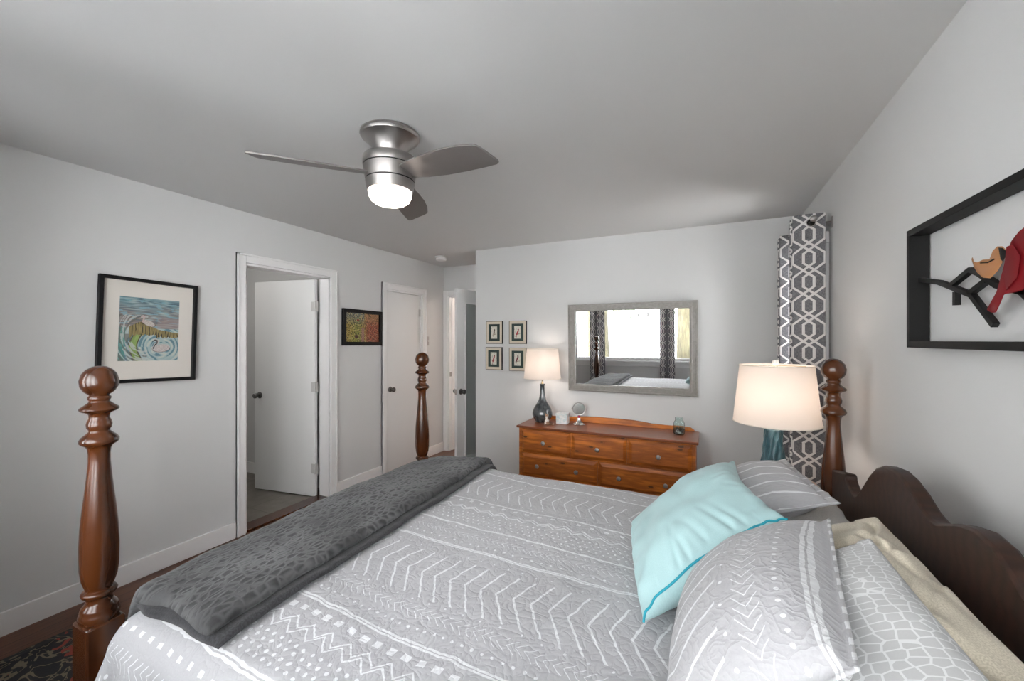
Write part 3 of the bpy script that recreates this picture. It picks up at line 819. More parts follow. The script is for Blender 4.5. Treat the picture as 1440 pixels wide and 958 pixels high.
for ang in (-5, -125, 115):
    bm = bmesh.new(); prism(bm, outl, lambda a, b: (a, b, -.0042), lambda a, b: (a, b, .0042))
    M = Matrix.Translation((FX, FY, 2.243)) @ Matrix.Rotation(math.radians(ang), 4, 'Z') @ Matrix.Rotation(math.radians(2.6), 4, 'Y') @ Matrix.Rotation(math.radians(-15), 4, 'X')
    bmesh.ops.transform(bm, matrix=M, verts=bm.verts)
    b_ = mesh_obj('blade', bm, MT['blade'], fan, bevel=.0015)
    bm = bmesh.new(); obox(bm, (.098, 0, .0), (.02, 0, 0), (0, .022, 0), (0, 0, .006)); bmesh.ops.transform(bm, matrix=M, verts=bm.verts)
    mesh_obj('blade_arm', bm, MT['nickel'], b_, bevel=.002)

sd = thing('smoke_detector', 'white round smoke detector on the ceiling outside the alcove', 'smoke detector', (-2.78, 3.95, 2.44))
mesh_obj('base', L([(.07, 2.4395), (.07, 2.432), (.066, 2.428)], -2.78, 3.95, 36), MT['plastic'], sd)
mesh_obj('cover', L([(.045, 2.428), (.045, 2.422), (.060, 2.421), (.061, 2.405), (.055, 2.395), (.03, 2.391), (0, 2.39)], -2.78, 3.95, 36), MT['plastic'], sd)

sw = thing('light_switch', 'small metal switch plate between closet door and alcove', 'light switch', (XL, 4.19, 1.455))
mesh_obj('plate', B(XL, XL+.006, 4.165, 4.215, 1.40, 1.515), plain('satin_switch_plate', (.42, .41, .40), .35, .6), sw, bevel=.002)
mesh_obj('toggle', B(XL+.006, XL+.02, 4.186, 4.194, 1.45, 1.468), MT['plastic'], sw, bevel=.002)

# ------------------------------------------------------------------ framed pictures
def painted(name, W, H, nx, ny, fn, place, parent, mat=None):
    """flat print of W x H, colour by fn(u,v); place maps (a,b) in metres from centre to world"""
    me = bpy.data.meshes.new(name)
    vs = []; org = ORG[parent.name]
    for j in range(ny+1):
        for i in range(nx+1):
            p = Vector(place((i/nx-.5)*W, (j/ny-.5)*H))-org; vs.append(p)
    fs = []; cols = []
    for j in range(ny):
        for i in range(nx):
            a = j*(nx+1)+i; fs.append((a, a+1, a+nx+2, a+nx+1)); c = fn((i+.5)/nx, (j+.5)/ny); cols += [(*c, 1)]*4
    me.from_pydata(vs, [], fs); me.materials.append(mat or MT['print'])
    at = me.color_attributes.new('paint', 'FLOAT_COLOR', 'CORNER')
    at.data.foreach_set('color', [x for c in cols for x in c])
    o = bpy.data.objects.new(name, me); C.objects.link(o); o.parent = parent; ORG[o.name] = org
    return o
def rect_frame(bm, W, H, fw, d0, d1, F):
    """mitred frame; F(a,b,depth) to world"""
    for (a0_, b0_), (a1_, b1_) in (((-1, -1), (1, -1)), ((1, -1), (1, 1)), ((1, 1), (-1, 1)), ((-1, 1), (-1, -1))):
        P = []
        for (sa, sb), k in (((a0_, b0_), 0), ((a1_, b1_), 0), ((a1_, b1_), 1), ((a0_, b0_), 1)):
            P.append((sa*(W/2-fw*k), sb*(H/2-fw*k)))
        lo = [bm.verts.new(F(a, b, d0)) for a, b in P]; hi = [bm.verts.new(F(a, b, d1)) for a, b in P]
        bm.faces.new(lo); bm.faces.new(hi)
        for i in range(4): bm.faces.new([lo[i], lo[(i+1) % 4], hi[(i+1) % 4], hi[i]])
    bmesh.ops.remove_doubles(bm, verts=bm.verts, dist=1e-5)
    return bm
def wall_left_F(yc, zc, rot):
    c, s = math.cos(rot), math.sin(rot)
    return lambda a, b, d=0: (XL+d, yc+a*c-b*s, zc+a*s+b*c)
def rectslab(bm, W, H, d0, d1, F):
    lo = [bm.verts.new(F(a, b, d0)) for a, b in ((-W/2, -H/2), (W/2, -H/2), (W/2, H/2), (-W/2, H/2))]
    hi = [bm.verts.new(F(a, b, d1)) for a, b in ((-W/2, -H/2), (W/2, -H/2), (W/2, H/2), (-W/2, H/2))]
    bm.faces.new(lo); bm.faces.new(hi)
    for i in range(4): bm.faces.new([lo[i], lo[(i+1) % 4], hi[(i+1) % 4], hi[i]])
    return bm
def nz(x, y, s=0.): return mn.noise(Vector((x, y, s)))
def lerp(a, b, t): return tuple(x+(y-x)*max(0, min(1, t)) for x, y in zip(a, b))
def seg_d(u, v, a, b):
    dx, dy = b[0]-a[0], b[1]-a[1]; t = max(0, min(1, ((u-a[0])*dx+(v-a[1])*dy)/(dx*dx+dy*dy))); return math.hypot(u-a[0]-t*dx, v-a[1]-t*dy)
def poly_d(u, v, P): return min(seg_d(u, v, a, b) for a, b in zip(P, P[1:]))
def swans(u, v):
    # water: long streaks at the top, rings round the lower bird
    st = nz(u*5+nz(u*3, v*9)*1.5, v*55, 1)
    if v > .52:
        t = (1-v)/.48
        c = lerp((.22, .38, .42), (.33, .27, .25), t*1.3+.4*nz(u*4, v*10, 3))
        c = lerp(c, (.10, .17, .22) if st < 0 else (.50, .60, .60), min(1, abs(st)*1.3))
        if nz(u*7, v*30, 8) > .28: c = lerp(c, (.30, .52, .60), .7)
        if u > .62 and v < .70: c = lerp(c, (.42, .33, .32), .5)
    else:
        r = math.hypot((u-.70)*1.0, (v-.22)*1.25); r += .02*nz(u*6, v*6, 2)
        a = math.atan2(v-.22, u-.7)
        b = nz(r*26, a*1.2, 4)
        c = lerp((.36, .52, .50), (.55, .62, .64), b+.5)
        if b < -.22: c = (.16, .30, .36)
        if b > .30: c = (.62, .66, .60)
        if .42 < r < .52 and u < .5: c = lerp((.36, .50, .16), (.24, .36, .10), nz(r*40, a*3, 5)+.5)
        if abs(r-.41) < .010 and u < .62: c = (.12, .10, .05)
        if abs(r-.53) < .009 and u < .6: c = (.14, .12, .06)
        if u < .10: c = lerp(c, (.10, .34, .30), .8)
    # arcs sweeping in from the left
    r2 = math.hypot(u-.42, (v-.42)*.95)
    if u < .46 and v < .72 and r2 > .24:
        k = nz(r2*34, math.atan2(v-.42, u-.42)*1.5, 7)
        if k > .12: c = lerp(c, (.62, .64, .62), .75)
        elif k < -.18: c = lerp(c, (.18, .16, .14), .7)
    # mound
    top = .50+.10*math.exp(-((u-.36)/.16)**2) + (.02-.13*max(0, u-.5))
    bot = .43+.03*nz(u*30, 1, 2)-.16*max(0, .28-u)*2
    if u > .16 and bot-.02*(1 if u < .6 else 0)-.05*(u > .6) < v < top:
        k = nz(u*60, v*9, 9)
        c = lerp((.20, .15, .05), (.42, .34, .14), k+.5)
        if k < -.25: c = (.05, .04, .02)
    # birds
    for cx, cy, ax, ay, rt in ((.475, .60, .105, .042, -.30), (.70, .205, .15, .062, .10)):
        du, dv = u-cx, v-cy; x = du*math.cos(rt)+dv*math.sin(rt); y = -du*math.sin(rt)+dv*math.cos(rt)
        e = (x/ax)**2+(y/ay)**2
        if e < 1: c = lerp((.72, .66, .63), (.55, .48, .46), .5+nz(u*40, v*60, 3))
        elif e < 1.2 and dv < 0: c = (.22, .14, .14)
    n1 = [(.375, .62), (.385, .66), (.40, .70), (.375, .715), (.35, .70)]
    if poly_d(u, v, n1) < .013: c = (.66, .50, .48)
    n2 = [(.56, .20), (.585, .25), (.625, .285), (.625, .325), (.59, .335)]
    dd_ = poly_d(u, v, n2)
    if dd_ < .022: c = (.58, .56, .54)
    if dd_ < .009: c = (.06, .05, .06)
    if seg_d(u, v, (.59, .335), (.545, .315)) < .008: c = (.05, .04, .04)
    return tuple(max(.008, (x*.78)**1.12) for x in c)
def autumn(u, v):
    k = nz(u*40, v*34, 1)+1.3*(((math.sin(int(u*64+2*nz(u*9, v*9, 6))*12.9898+int(v*44+2*nz(u*9, v*9, 7))*78.233)*43758.5453) % 1)-.5)*.55
    left = (.50, .36, .06); mid = (.30, .33, .05); right = (.42, .08, .035)
    c = lerp(left, mid, (u-.12)/.2) if u < .38 else lerp(mid, right, (u-.38)/.3)
    if v > .58: c = lerp(c, (.22, .26, .24) if u < .55 else (.46, .24, .09), (v-.55)*3)
    if k > .28: c = lerp(c, (.85, .70, .30) if u < .6 else (.80, .42, .25), .8)
    elif k < -.30: c = (.05, .035, .02)
    if .46 < u < .54 and v < .5: c = lerp(c, (.48, .22, .24), .75)
    if math.hypot((u-.32)*1.2, v-.18) < .06: c = (.08, .02, .02)
    if math.hypot(u-.36, (v-.75)) < .035: c = (.35, .03, .03)
    return tuple(x*.62 for x in c)
def bird_print(kind):
    def f(u, v):
        c = (.62, .60, .52)
        if nz(u*9, v*9, kind) > .42: c = (.30, .36, .30)
        body = {0: ((.52, .62), (.46, .40), (.11, .06, .03)), 1: ((.62, .62), (.40, .36), (.36, .01, .02)), 2: ((.60, .64), (.38, .26), (.30, .02, .03)), 3: ((.55, .66), (.36, .40), (.14, .02, .03))}[kind]
        d = seg_d(u, v*1.7, (body[0][0], body[0][1]*1.7), (body[1][0], body[1][1]*1.7))
        if seg_d(u, v, (.25, .30), (.85, .38)) < .02: c = (.18, .12, .07)
        if d < .10: c = body[2]
        if math.hypot(u-body[0][0]-.02, (v-body[0][1]-.10)*1.6) < .10: c = tuple(x*.5 for x in body[2])
        if seg_d(u, v, body[1], (body[1][0]-.06, body[1][1]-.22)) < .035: c = tuple(x*.7 for x in body[2])
        return c
    return f
# swan print
F = wall_left_F(1.347, 1.524, math.radians(-1.6)); pc = thing('framed_picture', 'black framed print of two white birds on rippling water', 'picture', (XL, 1.347, 1.524))
mesh_obj('frame', rect_frame(bmesh.new(), .50, .635, .020, .001, .032, F), MT['black'], pc, bevel=.002)
mesh_obj('mat_board', rectslab(bmesh.new(), .47, .60, .002, .010, F), MT['mat_board'], pc, smooth=False)
painted('print', .305, .388, 150, 190, swans, lambda a, b: F(a+.0, b+.008, .0115), pc)
F2 = wall_left_F(3.105, 1.594, math.radians(-.5)); pc = thing('framed_picture', 'black framed print of red and gold autumn leaves', 'picture', (XL, 3.105, 1.594))
mesh_obj('frame', rect_frame(bmesh.new(), .52, .358, .036, .001, .03, F2), MT['black'], pc, bevel=.002)
painted('print', .455, .292, 110, 80, autumn, lambda a, b: F2(a, b, .012), pc)
# four bird prints on the far wall
def far_F(xc, zc): return lambda a, b, d=0: (xc+a, YF-d, zc+b)
for k, (xc, zc, lab) in enumerate(((-2.012, 1.548, 'small cream framed brown bird print, upper left of the four'), (-1.742, 1.548, 'small cream framed bright red bird print, upper right of the four'),
                              (-2.018, 1.275, 'small cream framed long-tailed red bird print, lower left of the four'), (-1.742, 1.270, 'small cream framed bird print partly behind the dresser lamp shade'))):
    G = far_F(xc, zc); pc = thing('bird_picture', lab, 'picture', (xc, YF, zc), 'bird prints beside the dresser mirror')
    mesh_obj('frame', rect_frame(bmesh.new(), .192, .238, .004, .001, .024, G), MT['black'], pc)
    mesh_obj('border', rectslab(bmesh.new(), .185, .231, .002, .0225, G), MT['cream'], pc, smooth=False)
    mesh_obj('mat_board', rectslab(bmesh.new(), .132, .178, .0226, .0235, G), MT['green_mat'], pc, smooth=False)
    painted('print', .072, .128, 28, 44, bird_print(k), lambda a, b, G=G: G(a, b, .0245), pc)

# ------------------------------------------------------------------ wall mirror over the dresser
mx, mz = -.6235, 1.395; tilt = math.radians(1.45)
def MF(a, b, d=0):
    return (mx+a, YF-.012-d-(b+.41)*math.tan(tilt), mz+b)
mir = thing('wall_mirror', 'large rectangular wall mirror with taupe grey frame above the dresser', 'mirror', (mx, YF, mz))
bm = rect_frame(bmesh.new(), 1.137, .822, .066, 0, .022, MF)
bm2 = rect_frame(bmesh.new(), 1.137, .822, .014, .0, .032, MF)
me_t = bpy.data.meshes.new('t'); bm2.to_mesh(me_t); bm2.free(); bm.from_mesh(me_t)
bm2 = rect_frame(bmesh.new(), 1.137-.09, .822-.09, .012, .0, .027, MF); bm2.to_mesh(me_t); bm2.free(); bm.from_mesh(me_t)
mesh_obj('frame', bm, MT['mirror_frame'], mir, bevel=.002)
mesh_obj('glass', rectslab(bmesh.new(), 1.137-.125, .822-.125, .002, .010, MF), MT['mirror'], mir, smooth=False)

# ------------------------------------------------------------------ dresser
dx0, dx1, dyf, dzt = -1.545, -.065, 3.42, .69
dr = thing('dresser', 'honey pine dresser with five visible drawers and scalloped backboard', 'dresser', ((dx0+dx1)/2, 3.62, 0))
bm = Bs((dx0, dx0+.022, dyf+.004, YF-.02, .06, dzt-.022), (dx1-.022, dx1, dyf+.004, YF-.02, .06, dzt-.022), (dx0, dx1, YF-.03, YF-.02, .08, dzt-.022), (dx0, dx1, dyf+.02, YF-.02, .10, .12),
        (dx0, dx1, dyf+.006, dyf+.03, .655, dzt-.022), (dx0, dx1, dyf+.006, dyf+.03, .442, .452), (dx0, dx1, dyf+.006, dyf+.03, .225, .240), (dx0, dx0+.026, dyf+.002, dyf+.03, .2, dzt-.022), (dx1-.026, dx1, dyf+.002, dyf+.03, .2, dzt-.022))
for x in (-1.052, -.572): box(bm, x-.006, x+.006, dyf+.004, dyf+.03, .445, .66)
box(bm, -.819, -.807, dyf+.004, dyf+.03, .23, .446)
mesh_obj('carcass', bm, MT['pine'], dr, bevel=.0015)
bp = [(dx0-.008, .0), (dx0-.008, .235)] + [(dx1+.008, .235), (dx1+.008, .0), (dx1-.10, .0), (dx1-.13, .05), (dx1-.20, .085), (dx1-.30, .10), (dx0+.30, .10), (dx0+.20, .085), (dx0+.13, .05), (dx0+.10, 0)]
mesh_obj('plinth', prism(bmesh.new(), bp, lambda a, b: (a, dyf-.010, b), lambda a, b: (a, dyf+.012, b)), MT['pine'], dr, bevel=.003)
for a_, b_ in ((dx0-.008, dx0+.012), (dx1-.012, dx1+.008)): mesh_obj('plinth_side', B(a_, b_, dyf+.012, YF-.03, 0, .12), MT['pine'], dr, bevel=.003)
mesh_obj('top', B(dx0-.02, dx1+.02, dyf-.02, YF-.018, dzt-.022, dzt), MT['pine_top'], dr, bevel=.006)
bk = [(dx0-.0, dzt), (dx0+.0, dzt+.012), (dx0+.03, dzt+.03), (dx0+.10, dzt+.032), (dx0+.30, dzt+.034), (-1.19, dzt+.036), (-1.10, dzt+.047), (-1.02, dzt+.054), (-.9, dzt+.056), (-.71, dzt+.056), (-.59, dzt+.054), (-.51, dzt+.047), (-.42, dzt+.036), (dx1-.25, dzt+.034),
      (dx1-.08, dzt+.034), (dx1-.045, dzt+.030), (dx1-.02, dzt+.012), (dx1-.012, dzt)]
mesh_obj('backboard', prism(bmesh.new(), bk, lambda a, b: (a, YF-.040, b), lambda a, b: (a, YF-.020, b)), MT['pine'], dr, bevel=.003)
def drawer(x0, x1, z0, z1, knobs):
    bm = bmesh.new(); y = dyf; ins = .028
    o_ = [(x0, z0), (x1, z0), (x1, z1), (x0, z1)]; i_ = [(x0+ins, z0+ins), (x1-ins, z0+ins), (x1-ins, z1-ins), (x0+ins, z1-ins)]
    m_ = [(x0+ins*.82, z0+ins*.82), (x1-ins*.82, z0+ins*.82), (x1-ins*.82, z1-ins*.82), (x0+ins*.82, z1-ins*.82)]
    rings = [[bm.verts.new((a, y+.02, b)) for a, b in o_], [bm.verts.new((a, y+.004, b)) for a, b in o_], [bm.verts.new((a, y+.002, b)) for a, b in o_], [bm.verts.new((a, y-.013, b)) for a, b in i_]]
    for r0, r1 in zip(rings, rings[1:]):
        for k in range(4): bm.faces.new([r0[k], r0[(k+1) % 4], r1[(k+1) % 4], r1[k]])
    bm.faces.new(rings[-1]); bm.faces.new(rings[0])
    d_ = mesh_obj('drawer', bm, MT['pine'], dr, auto=8, bevel=.0008)
    for kx, kz in knobs:
        Mk = Matrix.Translation((kx, y-.013, kz)) @ Matrix.Rotation(PI/2, 4, 'X')
        mesh_obj('knob', L([(0, 0), (.009, 0), (.008, .010), (.017, .014), (.019, .020), (.016, .026), (.006, .029), (0, .029)], seg=24, M=Mk), MT['knob'], d_)
drawer(-1.516, -1.060, .454, .654, [(-1.300, .552)]); drawer(-1.044, -.580, .454, .654, [(-.818, .549)]); drawer(-.564, -.094, .454, .654, [(-.333, .547)])
drawer(-1.516, -.821, .242, .440, [(-1.358, .340), (-.999, .337)]); drawer(-.805, -.094, .242, .440, [(-.64, .334), (-.28, .33)])

def lampshade(bm, cx, cy, z0, z1, r0, r1, seg=56):
    # thin open drum
    th_ = .0022; R = []
    for r, z in ((r0, z0), (r1, z1), (r1-th_, z1), (r0-th_, z0)):
        R.append([bm.verts.new((cx+r*math.cos(2*PI*i/seg), cy+r*math.sin(2*PI*i/seg), z)) for i in range(seg)])
    for k in range(4):
        a, b = R[k], R[(k+1) % 4]
        for i in range(seg): bm.faces.new([a[i], a[(i+1) % seg], b[(i+1) % seg], b[i]])
    return bm
def hoops(cx, cy, z0, z1, r0, r1, mat, par):
    for r, z in ((r0+.0008, z0), (r1+.0008, z1)):
        mesh_obj('shade_rim', tube(bmesh.new(), [(cx+r*math.cos(2*PI*i/56), cy+r*math.sin(2*PI*i/56), z) for i in range(56)], .0026, 6, closed=True), mat, par)
# dresser lamp
lx, ly = -1.403, 3.645
lp = thing('table_lamp', 'bulbous charcoal glazed table lamp on the dresser with a cream shade', 'lamp', (lx, ly, dzt))
mesh_obj('lamp_base', L(smooth_prof([(0, dzt+.001), (.055, dzt+.001), (.068, dzt+.012), (.092, dzt+.055), (.095, dzt+.085), (.084, dzt+.125), (.060, dzt+.165), (.038, dzt+.205), (.027, dzt+.25), (.022, dzt+.30), (.021, dzt+.345), (.026, dzt+.362), (.0, dzt+.364)], 4), lx, ly, 48), MT['greyglaze'], lp, auto=60)
bm = bmesh.new(); sphere(bm, (lx+.010, ly-.074, dzt+.126), .015, 1, .25, .9); mesh_obj('medallion', bm, MT['brown_patch'], lp)
mesh_obj('neck', L([(.012, dzt+.362), (.012, dzt+.375), (.008, dzt+.378), (.008, dzt+.415), (.011, dzt+.42), (.011, dzt+.44), (0, dzt+.44)], lx, ly, 20), MT['gold'], lp)
s_ = mesh_obj('lamp_shade', lampshade(bmesh.new(), lx, ly, 1.105, 1.385, .176, .150), MT['shade'], lp, auto=60)
hoops(lx, ly, 1.105, 1.385, .176, .150, plain('cream_tape', (.72, .68, .62), .8), s_)
bm = bmesh.new()
for k in range(3):
    a = k*2*PI/3; tube(bm, [(lx, ly, 1.36), (lx+.149*math.cos(a), ly+.149*math.sin(a), 1.375)], .002, 6)
tube(bm, [(lx, ly, 1.12), (lx+.04, ly, 1.16), (lx+.045, ly, 1.25), (lx+.02, ly, 1.34), (lx, ly, 1.36), (lx-.02, ly, 1.34), (lx-.045, ly, 1.25), (lx-.04, ly, 1.16), (lx, ly, 1.12)], .0018, 6)
mesh_obj('harp', bm, MT['gold'], lp)
point('dresser_lamp_bulb', (lx, ly, 1.235), LAMP_W, (1, .90, .82), .06)

# cat figurine
cx, cy = -1.318, 3.545
cat = thing('cat_figurine', 'little white and brown cat figurine beside the dresser lamp', 'figurine', (cx, cy, dzt))
z = dzt
bm = bmesh.new(); sphere(bm, (cx, cy, z+.030), .022, 1, 1.1, 1.35); sphere(bm, (cx, cy-.004, z+.055), .015, 1, 1, 1.3); sphere(bm, (cx, cy-.010, z+.080), .0155, 1.1, 1, .95)
sphere(bm, (cx, cy-.024, z+.076), .006); sphere(bm, (cx-.016, cy-.008, z+.012), .011, 1, 1.5, 1); sphere(bm, (cx+.016, cy-.008, z+.012), .011, 1, 1.5, 1)
for s in (-1, 1):
    tube(bm, [(cx+s*.010, cy-.018, z+.045), (cx+s*.010, cy-.022, z+.02), (cx+s*.010, cy-.026, z+.004)], [.006, .005, .006], 8)
    lathe(bm, [(.006, 0), (.0045, .008), (0, .017)], seg=8, M=Matrix.Translation((cx+s*.010, cy-.010, z+.090)))
tube(bm, catmull([(cx+.01, cy+.01, z+.012), (cx+.035, cy+.01, z+.006), (cx+.058, cy-.004, z+.007), (cx+.068, cy-.008, z+.014)], 5), .0048, 8)
Mc = Mat('calico_glaze', (.7, .66, .6), .25); kk = Mc.noise(Mc.coords(), 38, 1); Mc.base(Mc.ramp(kk, [(.46, (.74, .70, .65)), (.54, (.30, .17, .10))]))
mesh_obj('body', bm, Mc.m, cat, auto=80)
bm = bmesh.new()
for s in (-1, 1): sphere(bm, (cx+s*.006, cy-.0245, z+.083), .0022)
mesh_obj('eyes', bm, MT['black'], cat)

# small box
bxx, bxy = -1.205, 3.66
bt = thing('small_box', 'small white marbled box between the cat and the vanity mirror', 'box', (bxx, bxy, dzt))
Mb = Mat('marbled_white', (.7, .73, .74), .3); kk = Mb.noise(Mb.coords(), 20, 4, .6, 1.5); Mb.base(Mb.ramp(kk, [(.35, (.50, .60, .62)), (.6, (.78, .78, .76))]))
mesh_obj('body', B(bxx-.052, bxx+.052, bxy-.045, bxy+.045, dzt+.0005, dzt+.078), Mb.m, bt, bevel=.002)
mesh_obj('lid', B(bxx-.055, bxx+.055, bxy-.048, bxy+.048, dzt+.078, dzt+.098), Mb.m, bt, bevel=.003)

# vanity mirror
vx, vy = -1.055, 3.68
vm = thing('vanity_mirror', 'round silver vanity mirror with a ruby bead on its stand', 'mirror', (vx, vy, dzt))
mesh_obj('base', L(smooth_prof([(0, dzt+.001), (.050, dzt+.001), (.050, dzt+.006), (.034, dzt+.014), (.020, dzt+.03), (.013, dzt+.05), (.011, dzt+.058), (0, dzt+.06)], 3), vx, vy, 32, rfun=lambda r, a, z: r*(1+.08*math.cos(6*a))), plain('polished_silver', (.75, .74, .73), .12, 1.), vm, auto=60)
bm = bmesh.new(); sphere(bm, (vx, vy, dzt+.072), .0145); mesh_obj('bead', bm, MT['red_glass'], vm)
Mv = Matrix.Translation((vx, vy, dzt+.142)) @ Matrix.Rotation(math.radians(18), 4, 'Z') @ Matrix.Rotation(PI/2-.06, 4, 'X')
mesh_obj('rim', L([(.052, -.004), (.0585, -.005), (.0600, 0), (.0585, .005), (.052, .004)], seg=40, M=Mv), MT['nickel'], vm)
mesh_obj('glass', L([(0, -.0012), (.053, -.0012), (.053, .0062), (0, .0062)], seg=40, M=Mv), plain('vanity_glass', (.55, .53, .50), .1, .9), vm)
bm = bmesh.new()
for s in (-1, 1):
    b2 = bmesh.new(); sphere(b2, Vector(Mv @ Vector((s*.0635, 0, 0))), .006); mesh_obj('pivot', b2, MT['nickel'], vm)
tube(bm, [(vx, vy, dzt+.06), (vx, vy, dzt+.088)], .004, 8); mesh_obj('yoke', bm, MT['nickel'], vm)

# mason jar
jx, jy = -.195, 3.635
jr = thing('glass_jar', 'aqua glass jar half full of dark pebbles at the end of the dresser', 'jar', (jx, jy, dzt))
jp = [(0, .001), (.030, .001), (.040, .004), (.0435, .012), (.0435, .080), (.042, .098), (.034, .112), (.0305, .118), (.0315, .122), (.0305, .128), (.0325, .133), (.0305, .140)]
inn = [(r-.0032 if r > .004 else 0, zz+(.004 if zz < .01 else 0)) for r, zz in jp]
bm = bmesh.new(); lathe(bm, [(r, dzt+zz) for r, zz in jp] + [(r, dzt+zz) for r, zz in reversed(inn)], jx, jy, 40)
mesh_obj('jar', bm, MT['jarglass'], jr, auto=60)
bm = bmesh.new()
for k in range(90):
    a = random.random()*2*PI; r_ = .033*math.sqrt(random.random()); zz = dzt+.011+random.random()*.040
    sphere(bm, (jx+r_*math.cos(a), jy+r_*math.sin(a), zz), .0065, 1, .9, .7, 8, 6)
pb = mesh_obj('pebbles', bm, plain('dark_pebbles', (.09, .08, .07), .5), jr); pb['kind'] = 'stuff'
bm = bmesh.new(); sphere(bm, (jx+.006, jy-.034, dzt+.020), .010, 1.3, .3, .7); tube(bm, [(jx-.008+.010*math.cos(t_*.7), jy-.0365, dzt+.034+.010*math.sin(t_*.7)) for t_ in range(9)], .003, 6, closed=True)
mesh_obj('shell', bm, MT['white'], jr)

# ------------------------------------------------------------------ nightstand and its lamp
ns = thing('nightstand', 'pale wooden nightstand between the bed and the trellis curtains', 'nightstand', (.33, 2.50, 0))
nx0, nx1, ny0, ny1, nzt = .12, .535, 2.30, 2.70, .70
mesh_obj('top', B(nx0-.0, nx1, ny0, ny1, nzt-.022, nzt), MT['pale_wood'], ns, bevel=.004)
mesh_obj('body', B(nx0+.015, nx1-.01, ny0+.012, ny1-.012, .42, nzt-.022), MT['pale_wood'], ns, bevel=.003)
for x in (nx0+.03, nx1-.025):
    for y in (ny0+.03, ny1-.03): mesh_obj('leg', tube(bmesh.new(), [(x, y, .42), (x, y, 0)], [.020, .014], 4), MT['pale_wood'], ns)
d_ = mesh_obj('drawer', B(nx0+.003, nx0+.015, ny0+.03, ny1-.03, .47, .65), MT['pale_wood'], ns, bevel=.003)
mesh_obj('knob', L([(0, 0), (.008, 0), (.007, .012), (.015, .018), (.012, .026), (0, .027)], seg=16, M=Matrix.Translation((nx0+.003, 2.5, .56)) @ Matrix.Rotation(-PI/2, 4, 'Y')), MT['knob'], d_)
kx, ky = .330, 2.500
kl = thing('table_lamp', 'teal textured table lamp with large cream shade on the nightstand', 'lamp', (kx, ky, nzt))
def rip(r, a, z): return r*(1+.07*math.sin(5*a+z*26)+.04*math.sin(11*a-z*50))
tp = [(0, nzt+.001), (.125, nzt+.001), (.128, nzt+.015), (.115, nzt+.035), (.085, nzt+.075), (.062, nzt+.12), (.050, nzt+.17), (.044, nzt+.22), (.041, nzt+.27), (.039, nzt+.30), (.030, nzt+.305), (0, nzt+.305)]
mesh_obj('lamp_base', L(smooth_prof(tp, 5), kx-.01, ky, 64, rfun=rip), MT['teal'], kl, auto=80)
mesh_obj('neck', L([(.024, nzt+.303), (.028, nzt+.308), (.022, nzt+.316), (.012, nzt+.322), (.009, nzt+.33), (.009, nzt+.40), (0, nzt+.40)], kx, ky, 24), MT['gold'], kl)
s_ = mesh_obj('lamp_shade', lampshade(bmesh.new(), kx, ky, 1.040, 1.335, .196, .165), MT['shade'], kl, auto=60)
hoops(kx, ky, 1.04, 1.335, .196, .165, plain('cream_shade_tape', (.72, .68, .62), .8), s_)
bm = bmesh.new()
for k in range(3):
    a = k*2*PI/3+.5; tube(bm, [(kx, ky, 1.335), (kx+.164*math.cos(a), ky+.164*math.sin(a), 1.328)], .002, 6)
tube(bm, [(kx, ky, 1.08), (kx+.04, ky, 1.12), (kx+.045, ky, 1.22), (kx+.02, ky, 1.31), (kx, ky, 1.335), (kx-.02, ky, 1.31), (kx-.045, ky, 1.22), (kx-.04, ky, 1.12), (kx, ky, 1.08)], .0018, 6)
mesh_obj('harp', bm, MT['gold'], kl)
mesh_obj('finial', L([(.004, 1.333), (.006, 1.338), (.014, 1.344), (.016, 1.354), (.012, 1.363), (0, 1.366)], kx, ky, 18), MT['white'], kl)
point('nightstand_lamp_bulb', (kx, ky, 1.18), NIGHT_W, (1, .88, .79), .06)
Mo = Mat('orange_woven', (.6, .2, .05), .7); xx, yy, zz = Mo.xyz(Mo.coords()); Mo.base(Mo.ramp(((zz*140+xx*60).sin()*.5+.5), [(.3, (.22, .03, .01)), (.5, (.62, .20, .03)), (.8, (.75, .42, .22))]))
ob = mesh_obj('trinket_box', B(.475, .525, 2.305, 2.365, nzt+.0005, nzt+.030), Mo.m, bevel=.003); tag(ob, 'tiny orange patterned box on the nightstand by the bedpost', 'box')

# ------------------------------------------------------------------ curtains
def curtain(name, path, z0, z1, label, group, grommets=None, rodpt=None):
    P = []
    for p in catmull([(*p, 0) for p in path], 8): P.append(p)
    s = [0]
    for a, b in zip(P, P[1:]): s.append(s[-1]+(b-a).length)
    nz_ = 60; n = len(P)-1
    def pt(i, j):
        v = j/nz_; zz_ = z1+(z0-z1)*v; p = P[i]
        return (p.x+.004*mn.noise(Vector((s[i]*4, v*3, 1)))*v, p.y+.010*mn.noise(Vector((s[i]*2, v*4, 4)))*v, zz_)
    bm = grid(n, nz_, pt, lambda i, j: (s[i]-.082, (z1+(z0-z1)*j/nz_)-z1-.019))
    root = thing(name, label, 'curtain', (P[0].x, P[0].y, z1), group)
    mesh_obj('fabric', bm, MT['trellis'], root, smooth='full', solid=.0016)
    return root
def folds(ax, c0, c1, f0, f1, n):
    """accordion path: fold direction spans f0..f1, advances c0..c1"""
    P = []
    for k in range(n+1):
        c = c0+(c1-c0)*k/n; f = f0 if k % 2 == 0 else f1
        g = f1 if k % 2 == 0 else f0
        P += [(f+(g-f)*.04, c), (f+(g-f)*.5, c+(c1-c0)/n*.5)] if k < n else [(f, c)]
    return [(p if ax == 'y' else (p[1], p[0])) for p in P]
RX, RZ = .575, 2.178
